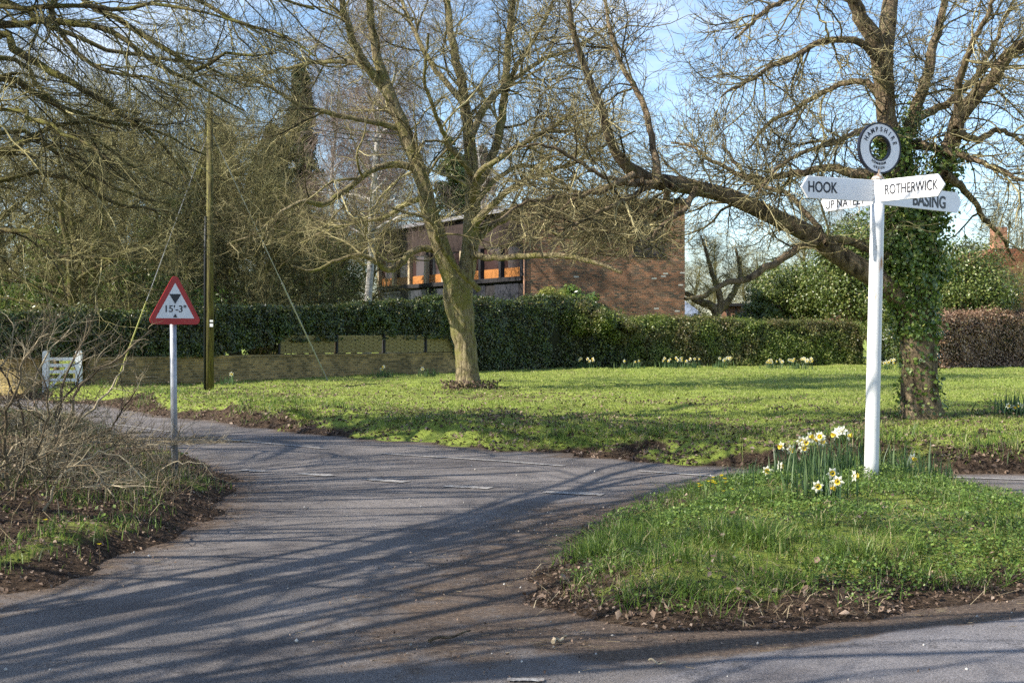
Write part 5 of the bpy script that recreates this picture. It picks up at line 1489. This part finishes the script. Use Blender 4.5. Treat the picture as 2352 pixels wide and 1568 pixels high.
# pale bricks
for px, py, n_ in [(1318, 637, 1), (1518, 636, 1), (1497, 641, 1), (1523, 630, 1), (1562, 628, 1), (1558, 656, 1), (1502, 710, 1), (1550, 716, 1), (1340, 700, 1)]:
    x = (px - HX) / F * DH - hx0; z = CAMZ - (py - HY) / F * DH
    MB().box(x, x + .22, -.004, .1, z, z + .065).build('pale_brick', M['pale_patch'], house)
MB().tube([(-.06, -.08, .2), (-.06, -.08, hz1 - .9)], .04, 10).build('downpipe', M['copper'], house)
# wing: runs back to the left
DWL = 70.0
wxl = (872 - HX) / F * DWL
va = Vector((wxl - (hx0 - .12), DWL - DH, 0)); Lw = va.length; th = math.atan2(va.y, va.x)
def wing(mb): return mb
wm = Matrix.Translation((-.12, .02, 0)) @ Matrix.Rotation(th, 4, 'Z')
# local: +x along the wing away from the house, local +y is the visible side? (camera lies on the left-hand normal)
nrm = Vector((-math.sin(th), math.cos(th), 0))
cam_side = 1 if nrm.dot(Vector((-hx0, -DH, 0))) > 0 else -1
def wbox(mb, x0, x1, out0, out1, z0, z1):
    y0, y1 = sorted((out0 * cam_side, out1 * cam_side))
    mb.box(x0, x1, y0, y1, z0, z1, wm)
    return mb
zt = CAMZ - (482 - HY) / F * DH; zs = CAMZ - (634 - HY) / F * DH; zw = CAMZ - (560 - HY) / F * DH
M['cladding'] = noise_mat('tile_hung', [(0.3, (0.022, 0.016, 0.015)), (0.7, (0.06, 0.04, 0.034))], scale=10, rough=.8, bump=.4)  # tone darkened further: the shade of the trees is put into this colour
wbox(MB(), 0, Lw, -.2, -.02, zw, zt).build('wing_cladding', M['cladding'], house)
wbox(MB(), 0, Lw, -6, .25, zt + .003, zt + .17).build('wing_roof', M['fascia'], house)
wbox(MB(), -.1, Lw, -.25, -.05, .2, zs - .2).build('wing_base', M['timber_dark'], house)
wbox(MB(), 0, Lw, -.25, .12, zs - .197, zs).build('wing_sill', M['timber_dark'], house)
wbox(MB(), Lw - .003, Lw + .18, -6, -.02, .2, zt).build('wing_end', M['cladding'], house)
wbox(MB(), 0, Lw, -5.9, -5.7, .2, zt).build('wing_back', M['cladding'], house)
nb = 8
for k in range(nb + 1):
    xx = Lw * k / nb
    wbox(MB(), xx - .1, xx + .1, -.18, .1, zs + .003, zw - .003).build('wing_post', M['timber_dark'] if k < 3 else M['timber_pale'], house)
for k in range(nb):
    xa, xb = Lw * k / nb + .1, Lw * (k + 1) / nb - .1
    w_ = wbox(MB(), xa, xb, -.12, -.1, zs + .42, zw - .003).build('wing_window', M['glass'], house)
    wbox(MB(), xa + .12, xb - .12, -.1, -.04, zs + .003, zs + .42).build('orange_board', M['orange'], w_)
    wbox(MB(), xa, xb, -.16, -.105, zs + .003, zs + .418).build('back_board', M['cladding'], w_)
for k in range(5):
    xa = Lw * (k + .15) / 5
    wbox(MB(), xa, xa + Lw * .14, -.049, -.03, .4, zs - .3).build('lower_panel', plain('shaded_panel', (.04, .042, .055)), house)  # panel colour lowered to carry the tree shade over the wing

# far things on the right
x0, y0, _ = at(1655, 735, 70)
x1, _, zt1 = at(1960, 704, 70)
pw = empty('outbuilding', (x0, 70, 0), 0, 'sunlit pink brick outbuilding showing above the hedge left of the white post', 'building')
MB().box(0, x1 - x0, 0, .3, .3, 3.15).build('wall', M['brick_pale'], pw)
MB().box(-.15, x1 - x0 + .15, -.2, 3, 3.152, 3.3).build('roof', M['timber_dark'], pw)
for xx in (.35, .85):
    MB().tube([(xx, -.05, .3), (xx, -.05, 3.1)], .035, 8).build('downpipe', M['darkplastic'], pw)
M['tarp'] = noise_mat('blue_sheet', [(0.3, (0.28, 0.34, 0.5)), (0.7, (0.5, 0.56, 0.72))], scale=3, rough=.5)
bx = at(1608, 700, 76)
tp = MB().prism([(-1.2, 0), (1.6, 0), (1.3, 1.0), (-.2, 2.9), (-1.2, 3.6)], 0, 2.5).build('blue_cover', M['tarp'], None)
tp.location = (bx[0], bx[1], .2)
tag(tp, 'pale blue sheeted roof glimpsed between the brick house and the dark crooked tree', 'cover')
# crooked dark tree in front of it
D = 60.
L = [px_limb([(1650, 760, 12), (1645, 720, 11), (1630, 700, 9), (1600, 690, 8), (1580, 676, 6), (1560, 670, 4)], D), px_limb([(1645, 730, 10), (1655, 690, 8), (1640, 640, 6), (1625, 590, 4), (1610, 540, 2)], D), px_limb([(1648, 720, 9), (1680, 680, 7), (1700, 630, 5), (1690, 570, 3)], D)]
bs = (L[0][0][0], D, .3)
build_tree('crooked_tree', 'dark crooked low tree in the gap between brick house and pink outbuilding', 'tree', bs, L, 1,
           [dict(src='limbs', n_child=60, L0=.6, L1=2, K=7, wander=.25, rlen=.012, sides=3, t0=.2), dict(n_child=700, L0=.4, L1=1.2, K=5, wander=.25, rmin=.007, sides=3), dict(n_child=2000, L0=.3, L1=.8, K=4, wander=.25, rmin=.006, sides=3)], M['bark_dark'], M['twig_moss'])
# tiled cottage
DC = 62.
cx0 = (2205 - HX) / F * DC; cx1 = (2560 - HX) / F * DC
ct_ = empty('tiled_cottage', (cx0, DC, 0), 0, 'cottage with tile-hung wall, clay roof and white window at the right edge', 'house')
Wc = cx1 - cx0
ez = CAMZ - (705 - HY) / F * DC; wz = CAMZ - (632 - HY) / F * DC
MB().box(.15, Wc, 0, .3, .3, ez - .003).build('lower_wall', M['brick_pale'], ct_)
wxa, wxb = (2283 - HX) / F * DC - cx0, (2330 - HX) / F * DC - cx0
wza, wzb = CAMZ - (692 - HY) / F * DC, CAMZ - (662 - HY) / F * DC
mb = MB(); mb.box(0, Wc, -.05, .3, ez, wza); mb.box(0, wxa, -.05, .3, wza, wzb); mb.box(wxb, Wc, -.05, .3, wza, wzb); mb.box(0, Wc, -.05, .3, wzb, wz)
mb.build('tile_hung_wall', M['tile'], ct_)
rf = MB(); rf.prism([(-.3, wz + .002), (Wc + .3, wz + .002), (Wc + .3, wz + 1.2), (Wc * .5, wz + 1.25), (1.6, wz + 1.3)], -.25, 4).build('roof', M['tile'], ct_)
MB().box(2.0, 2.6, .8, 1.5, wz + .4, wz + 2.4).build('chimney', M['brick_pale'], ct_)
wn_ = MB(); t_ = .07
wn_.box(wxa, wxb, -.08, .05, wza, wza + t_); wn_.box(wxa, wxb, -.08, .05, wzb - t_, wzb); wn_.box(wxa, wxa + t_, -.08, .05, wza + t_, wzb - t_); wn_.box(wxb - t_, wxb, -.08, .05, wza + t_, wzb - t_); wn_.box((wxa + wxb) / 2 - .03, (wxa + wxb) / 2 + .03, -.08, .05, wza + t_, wzb - t_)
wn_ = wn_.build('window', M['signwhite'], ct_)
MB().box(wxa + t_, wxb - t_, .0, .012, wza + t_, wzb - t_).build('pane', M['glass'], wn_)
MB().box(wxa - .08, wxb + .08, -.16, -.082, wza - .06, wza).build('sill', M['signwhite'], wn_)

# ------------------------------------------------------------------ left foreground shrubs
def shrub(label, d, stems, lv_n, twig, name='bare_shrub', dy=0, group='bare shrubs on the left verge'):
    L = [px_limb(s, d, dy * (i % 3 - 1) * .3, dy * ((i * 7) % 5 - 2) * .4) for i, s in enumerate(stems)]
    b_ = (L[0][0][0], L[0][0][1], gz(L[0][0][0], L[0][0][1]) - .03)
    P, Rd = limbs_np(L, None, K=16, jit=.012)
    P = P - np.array(b_)[None, None]
    root = empty(name, b_, 0, label, 'shrub', group)
    V, Fq, var = tubes(P, Rd, 6)
    link('stems', np_mesh('stems', V, Fq, {'var': var}), root, twig)
    c1 = grow(P, Rd, lv_n[0], .25, .95, ang=(.3, 1.1), K=7, trop=(.02, .05), wander=.25, rfac=.7, rlen=.01, rmin=.0022, t0=.1)
    c2 = grow(c1[0], c1[1], lv_n[1], .12, .5, ang=(.4, 1.2), K=5, trop=(0, .05), wander=.25, rfac=.7, rmin=.0018)
    V, Fq, var = join_np([tubes(c1[0], c1[1], 4), tubes(c2[0], c2[1], 3)])
    V[:, 2] = np.maximum(V[:, 2], -.02)
    link('twigs', np_mesh('twigs', V, Fq, {'var': var}), root, twig)
shrub('tall bare twiggy shrub in front of the white gate, one shoot touching the height sign', 12.3,
      [[(112, 1120, 4.5), (150, 1000, 4), (172, 905, 3.5), (214, 858, 3), (262, 828, 2.5), (305, 800, 2), (345, 755, 1.5)],
       [(120, 1100, 4), (128, 1000, 3.5), (140, 930, 3), (190, 875, 2.5), (245, 845, 2), (300, 838, 1.2)],
       [(110, 1110, 4), (160, 990, 3), (220, 930, 2.5), (262, 880, 2), (290, 830, 1.2)],
       [(100, 1110, 3.5), (95, 980, 3), (80, 900, 2.5), (110, 820, 2), (160, 760, 1.2)],
       [(115, 1110, 3.5), (140, 960, 3), (150, 860, 2.5), (190, 790, 2), (200, 730, 1.2)],
       [(105, 1115, 3.5), (180, 1020, 2.5), (250, 985, 2), (310, 900, 1.2)]], (110, 520), M['twig_tan'], dy=.8)
shrub('bare twiggy shrub at the left edge, left of the white gate', 11.4,
      [[(20, 1150, 5), (10, 1000, 4), (35, 900, 3), (60, 820, 2), (110, 760, 1.3)],
       [(25, 1150, 4), (60, 1020, 3), (40, 920, 3), (0, 850, 2), (-30, 780, 1.3)],
       [(30, 1150, 4), (-20, 1000, 3), (-30, 900, 3), (20, 820, 2), (40, 740, 1.3)],
       [(15, 1150, 4), (80, 1050, 3), (110, 960, 2.5), (100, 880, 2), (60, 810, 1.3)],
       [(15, 1150, 4), (-40, 1050, 3), (-60, 930, 2.5), (-40, 830, 2)]], (130, 800), M['twig_tan'], dy=1.0)
shrub('low tangled bramble heap below the tall shrub on the left verge', 10.6,
      [[(60, 1230, 3), (90, 1120, 2.5), (150, 1070, 2), (220, 1090, 1.5), (260, 1140, 1)],
       [(20, 1230, 3), (40, 1100, 2.5), (110, 1040, 2), (190, 1050, 1.5), (240, 1120, 1)],
       [(-20, 1230, 3), (0, 1080, 2.5), (60, 1010, 2), (130, 1030, 1.5), (170, 1130, 1)],
       [(80, 1220, 3), (140, 1100, 2.5), (210, 1040, 2), (280, 1050, 1.5), (330, 1100, 1)],
       [(-40, 1220, 3), (-20, 1100, 2), (40, 1060, 2), (100, 1100, 1.5), (120, 1180, 1)]], (110, 450), M['twig_tan'], name='bramble_bush', dy=1.2)
shrub('bramble and dry stems heaped left of the height sign post', 13.6,
      [[(200, 1110, 2.5), (230, 1050, 2), (280, 1020, 1.6), (330, 1030, 1.3), (370, 1070, 1)],
       [(260, 1110, 2.5), (300, 1050, 2), (350, 1030, 1.6), (390, 1050, 1.3), (430, 1090, 1)],
       [(150, 1100, 2.5), (180, 1030, 2), (230, 1000, 1.6), (280, 1010, 1.3), (310, 1060, 1)],
       [(330, 1110, 2.5), (380, 1070, 2), (430, 1060, 1.6), (470, 1070, 1.3), (500, 1100, 1)]], (130, 600), M['twig_tan'], name='bramble_bush', dy=1.0)
C = scatter(90000, -14, -2, 7.5, 25, lambda x, y, s: sstep(.7, 1.8, s[1]) * sstep(.3, .6, vnoise(x, y, .8)) * (x < -2.8) * sstep(8.8, 9.8, y))
C[:, 2] += rng.random(len(C)) ** 1.5 * (.25 + .7 * vnoise(C[:, 0], C[:, 1], .5))
V, Fq, var = leaves(C, np.tile([[0, 0, 1.0]], (len(C), 1)), .03, .7, jit=.8)
tag(link('bramble_leaves', np_mesh('bramble_leaves', V, Fq, {'var': var}, smooth=False), mat=leaf_mat('bramble_leaf', [(0, (.04, .045, .018)), (.5, (.10, .09, .035)), (.8, (.16, .12, .06)), (1, (.25, .17, .11))])), 'olive and brown bramble leaves at the foot of the left shrubs', 'undergrowth', kind='stuff')

# dead stuff and ivy at the foot of the central tree
bxc, byc = at(1080, 895, 31.0)[:2]
n_ = 1500
a = rng.random(n_) * 6.28; rr_ = .3 + np.abs(rng.normal(size=n_)) * (.28 + .25 * (np.cos(a) > .3))
C = np.stack([bxc + np.cos(a) * rr_, byc + np.sin(a) * rr_, np.zeros(n_)], 1); C[:, 2] = ground_z(C[:, 0], C[:, 1]) + rng.random(n_) ** 2 * .22 * (rr_ < .75)
V, Fq, var = leaves(C, np.tile([[0, 0, 1.0]], (n_, 1)), .07, .7, jit=.8)
tag(link('ground_cover', np_mesh('root_cover', V, Fq, {'var': var}, smooth=False), mat=M['litter']), 'brown dead leaves heaped round the foot of the central tree', 'dead leaves', kind='stuff')

# ------------------------------------------------------------------ daffodils
def flower_mesh():
    v, f = [], []
    for k in range(6):
        a = k * math.pi / 3 + (.1 if k % 2 else 0)
        ca, sa = math.cos(a), math.sin(a)
        pts = [(.006, 0, 0), (.026, .013, .004), (.047, 0, -.003 if k % 2 else .003), (.026, -.013, .004), (.026, 0, .008)]
        o = len(v)
        for (r_, t_, z_) in pts: v.append((r_ * ca - t_ * sa, r_ * sa + t_ * ca, z_))
        f += [(o, o + 3, o + 4), (o, o + 4, o + 1), (o + 3, o + 2, o + 4), (o + 4, o + 2, o + 1)]
    me = bpy.data.meshes.new('petals'); me.from_pydata(v, [], f); me.materials.append(M['petal']); me.update()
    v, f = [], []; n_ = 12
    for (r_, z_) in ((.009, 0), (.0125, .014), (.014, .024), (.019, .030)):
        for k in range(n_):
            a = 2 * math.pi * k / n_; w_ = 1 + (.12 if (k % 2 and z_ > .026) else 0)
            v.append((r_ * w_ * math.cos(a), r_ * w_ * math.sin(a), z_))
    for i in range(3):
        for k in range(n_): f.append((i * n_ + k, i * n_ + (k + 1) % n_, (i + 1) * n_ + (k + 1) % n_, (i + 1) * n_ + k))
    me2 = bpy.data.meshes.new('trumpet'); me2.from_pydata(v, [], f); me2.materials.append(M['trumpet']); me2.update()
    return me, me2
PET, TRU = flower_mesh()
def daffodil(label, d, cpx, basepy, spread, height, n_leaf, heads, group, leafw=.013, depth=.25):
    x, y = (cpx - HX) / F * d, d
    z = gz(x, y)
    root = empty('daffodil_clump', (x, y, z), 0, label, 'daffodils', group)
    C = np.stack([rng.normal(0, spread * .32, n_leaf), rng.normal(0, depth * .4, n_leaf), np.full(n_leaf, -.02)], 1)
    V, Fq, Ft, var = blades(C, height, leafw, lean=.22, curve=.3)
    link('leaves', np_mesh('leaves', V, [Fq, Ft], {'var': var}, smooth=False), root, M['daff_leaf'])
    for (px, py, az) in heads:
        dd = d - depth * .35 + rng.normal() * depth * .3
        hx_, hy_, hz_ = (px - HX) / F * dd - x, dd - y, CAMZ - (py - HY) / F * dd - z
        fl = bpy.data.objects.new('flower', PET); COL.objects.link(fl); fl.parent = root
        fl.location = (hx_, hy_, hz_)
        fl.scale = (1.15, 1.15, 1.15)
        fl.rotation_euler = (R(90 + 12 * random.uniform(-1, 1.2)), random.uniform(-.5, .5), R(az))
        tr = bpy.data.objects.new('trumpet', TRU); COL.objects.link(tr); tr.parent = fl
        bx_ = hx_ * .55
        st = MB().tube([(bx_, hy_ * .8, -.02), (hx_ * .9, hy_, hz_ * .7), (hx_, hy_ + .02, hz_ - .005), (hx_, hy_, hz_)], .0032, 5)
        st.build('stem', M['daff_leaf'], fl)
        fl.children[-1].matrix_parent_inverse = Matrix.Identity(4)
        s_ = [c for c in fl.children if c.name.startswith('stem')][0]
        # stem coordinates are in the clump's space: undo the flower's own transform
        inv = (Matrix.Translation(fl.location) @ fl.rotation_euler.to_matrix().to_4x4() @ Matrix.Scale(1.15, 4)).inverted()
        s_.data.transform(inv)
    return root
GD = 'daffodil clumps on the mound'
daffodil('dense clump of white and yellow daffodils behind and left of the white post', 12.0, 1872, 1085, .55, .36, 190, [(1840, 1012, 10), (1851, 1014, -10), (1846, 1028, 0), (1860, 1003, 30), (1872, 1008, 20), (1884, 1003, -20), (1888, 1014, 0), (1880, 1001, 40)], GD, depth=.35)
daffodil('daffodils with pale heads turned away, close behind the left side of the post', 12.3, 1938, 1085, .5, .38, 130, [(1925, 990, 150), (1934, 988, 170), (1948, 1000, 60), (1918, 998, -60)], GD, depth=.35)
daffodil('front clump of yellow-centred daffodils standing alone before the post', 10.4, 1880, 1165, .42, .33, 95, [(1878, 1117, 0), (1913, 1087, -20), (1917, 1107, 25), (1925, 1105, -25), (1961, 1092, 100), (1908, 1120, 50)], GD, depth=.2)
daffodil('pair of daffodils leaning left of the dense clump', 12.2, 1815, 1080, .25, .3, 40, [(1796, 1024, -60), (1817, 1032, 10)], GD)
daffodil('low white daffodils by the road on the left of the mound', 12.2, 1775, 1100, .35, .2, 60, [(1762, 1081, -10), (1776, 1088, 60), (1790, 1070, 120)], GD)
daffodil('single daffodil right of the white post', 12.3, 2075, 1095, .3, .3, 60, [(2096, 1052, 20)], GD)
daffodil('leafy daffodil clump without flowers at the right end of the mound', 12.4, 2130, 1110, .5, .26, 90, [], GD)
daffodil('leafy daffodil clump without flowers at the left end of the mound', 12.3, 1715, 1110, .5, .2, 80, [], GD)
# far clumps
GF = 'daffodil clumps along the far side of the green'
lbs = ['small pale daffodil clump right of the central trunk, first along the hedge', 'pale daffodils below the slope of the hedge', 'pale daffodils under the start of the sunlit hedge', 'small daffodil group under the middle of the sunlit hedge', 'bright daffodils under the sunlit hedge, left of two dense clumps', 'dense white clump under the hedge, left one of the close pair before the post', 'dense white clump under the hedge, right one of the close pair before the post', 'daffodil clump just right of the white post at the hedge foot', 'daffodil shoots left of the central trunk by the wall', 'daffodil shoots near the foot of the utility pole', 'daffodil shoots by the wall nearer the central trunk']
for (px, d, w, nf_), lb in zip([(1345, 47, .6, 6), (1450, 47, .9, 5), (1540, 48, .9, 8), (1590, 48.5, .6, 5), (1658, 48, .7, 8), (1775, 47, .8, 12), (1840, 46.5, .9, 18), (2033, 46, .7, 12), (885, 38.5, .5, 3), (525, 34.5, .3, 1), (985, 39.5, .5, 1)], lbs):
    x = (px - HX) / F * d
    zc = gz(x, d); bpyv = HY + (CAMZ - zc) * F / d
    heads = [(px + random.uniform(-.5, .5) * w * F / d, bpyv - random.uniform(.25, .38) * F / d, random.uniform(-60, 60)) for _ in range(nf_)]
    r_ = daffodil(lb, d, px, bpyv, w, .26, 70, heads, GF, leafw=.022, depth=.3)
    for c_ in r_.children:
        if c_.name.startswith('flower'): c_.scale = (1.5, 1.5, 1.5)
daffodil('yellow daffodils at the right edge of the picture, beside the ivy-clad tree', 21, 2335, 960, .7, .4, 120, [(2316, 932, 0), (2328, 936, 20), (2340, 930, -30), (2352, 933, 10), (2322, 944, 40)], GF, leafw=.02, depth=.3)

# little yellow wildflowers
def wildflower(px, py, d, h, label):
    x, y = (px - HX) / F * d, d
    z = gz(x, y)
    hz_ = CAMZ - (py - HY) / F * d - z
    root = empty('yellow_wildflower', (x, y, z), 0, label, 'wildflower', 'yellow wildflowers on the grass')
    if hz_ > .05:
        MB().tube([(random.uniform(-.04, .04), 0, -.01), (0, 0, hz_)], .003, 5).build('stem', M['straw'], root)
    hz_ = max(hz_, .03)
    mb = MB()
    for j in range(3 if h else 1):
        ox, oy, oz = (random.uniform(-.03, .03), random.uniform(-.02, .02), random.uniform(-.03, .02)) if h else (0, 0, 0)
        for k in range(8):
            a = k * math.pi / 4
            ca, sa = math.cos(a), math.sin(a); o = len(mb.v)
            mb.v += [(ox, oy, hz_ + oz), (ox + .012 * ca - .005 * sa, oy + .012 * sa + .005 * ca, hz_ + oz + .005), (ox + .022 * ca, oy + .022 * sa, hz_ + oz + .009), (ox + .012 * ca + .005 * sa, oy + .012 * sa - .005 * ca, hz_ + oz + .005)]
            mb.f.append((o, o + 1, o + 2, o + 3))
    mb.build('petals', M['yellow'], root)
for px, py, d, h, lb in [(1607, 1110, 11.2, 1, 'yellow wildflower farthest left on the mound, standing over the road'), (1632, 1098, 11.6, 1, 'tallish yellow wildflower on the left of the mound, second from the road'), (1641, 1110, 11.4, 1, 'yellow wildflower cluster in the middle of the left group'), (1652, 1095, 11.7, 1, 'tallest yellow wildflower of the left group'), (1668, 1100, 11.6, 1, 'yellow wildflower on the right of the tall ones in the left group'), (1662, 1128, 11.0, 0, 'low yellow wildflower at the front of the left group'), (1682, 1124, 11.1, 0, 'low yellow wildflower rightmost of the left group'),
                         (1882, 1197, 10.0, 0, 'single low yellow flower just before the front daffodil clump'), (1936, 1218, 9.7, 0, 'low orange-yellow flower right below the front daffodil clump'), (2056, 1210, 9.8, 0, 'left one of two low yellow flowers below the white post'), (2080, 1205, 9.8, 0, 'right one of two low yellow flowers below the white post'),
                         (228, 1250, 8.9, 0, 'bright yellow dandelion on the left verge'), (104, 1194, 9.6, 0, 'small yellow flower in the grass at the far left of the verge')]:
    wildflower(px, py, d, h, lb)

# fallen sticks
for (x0, y0, x1, y1, r_, lb) in [(985, 1480, 1080, 1458, .009, 'dark fallen stick lying on the road left of the mound'), (1270, 1482, 1300, 1470, .012, 'short pale stick on the dirt below the mound'), (1490, 1525, 1530, 1532, .006, 'thin pale twig lying on the dirt at the bottom of the picture')]:
    a = gp(x0, y0); c = gp(x1, y1)
    pts = [(a[0] + (c[0] - a[0]) * t, a[1] + (c[1] - a[1]) * t + .015 * math.sin(t * 7), .02 + .006 * math.sin(t * 9)) for t in np.linspace(0, 1, 9)]
    mid = pts[4]
    o = MB().tube([(p[0] - mid[0], p[1] - mid[1], p[2]) for p in pts], r_, 7, r_ * .5).build('fallen_stick', M['bark_dark'] if r_ > .008 and x0 < 1100 else M['timber_pale'], None, smooth=True)
    o.location = (mid[0], mid[1], 0)
    tag(o, lb, 'stick', 'fallen sticks on the road')
print('faces', sum(len(m_.polygons) for m_ in bpy.data.meshes))
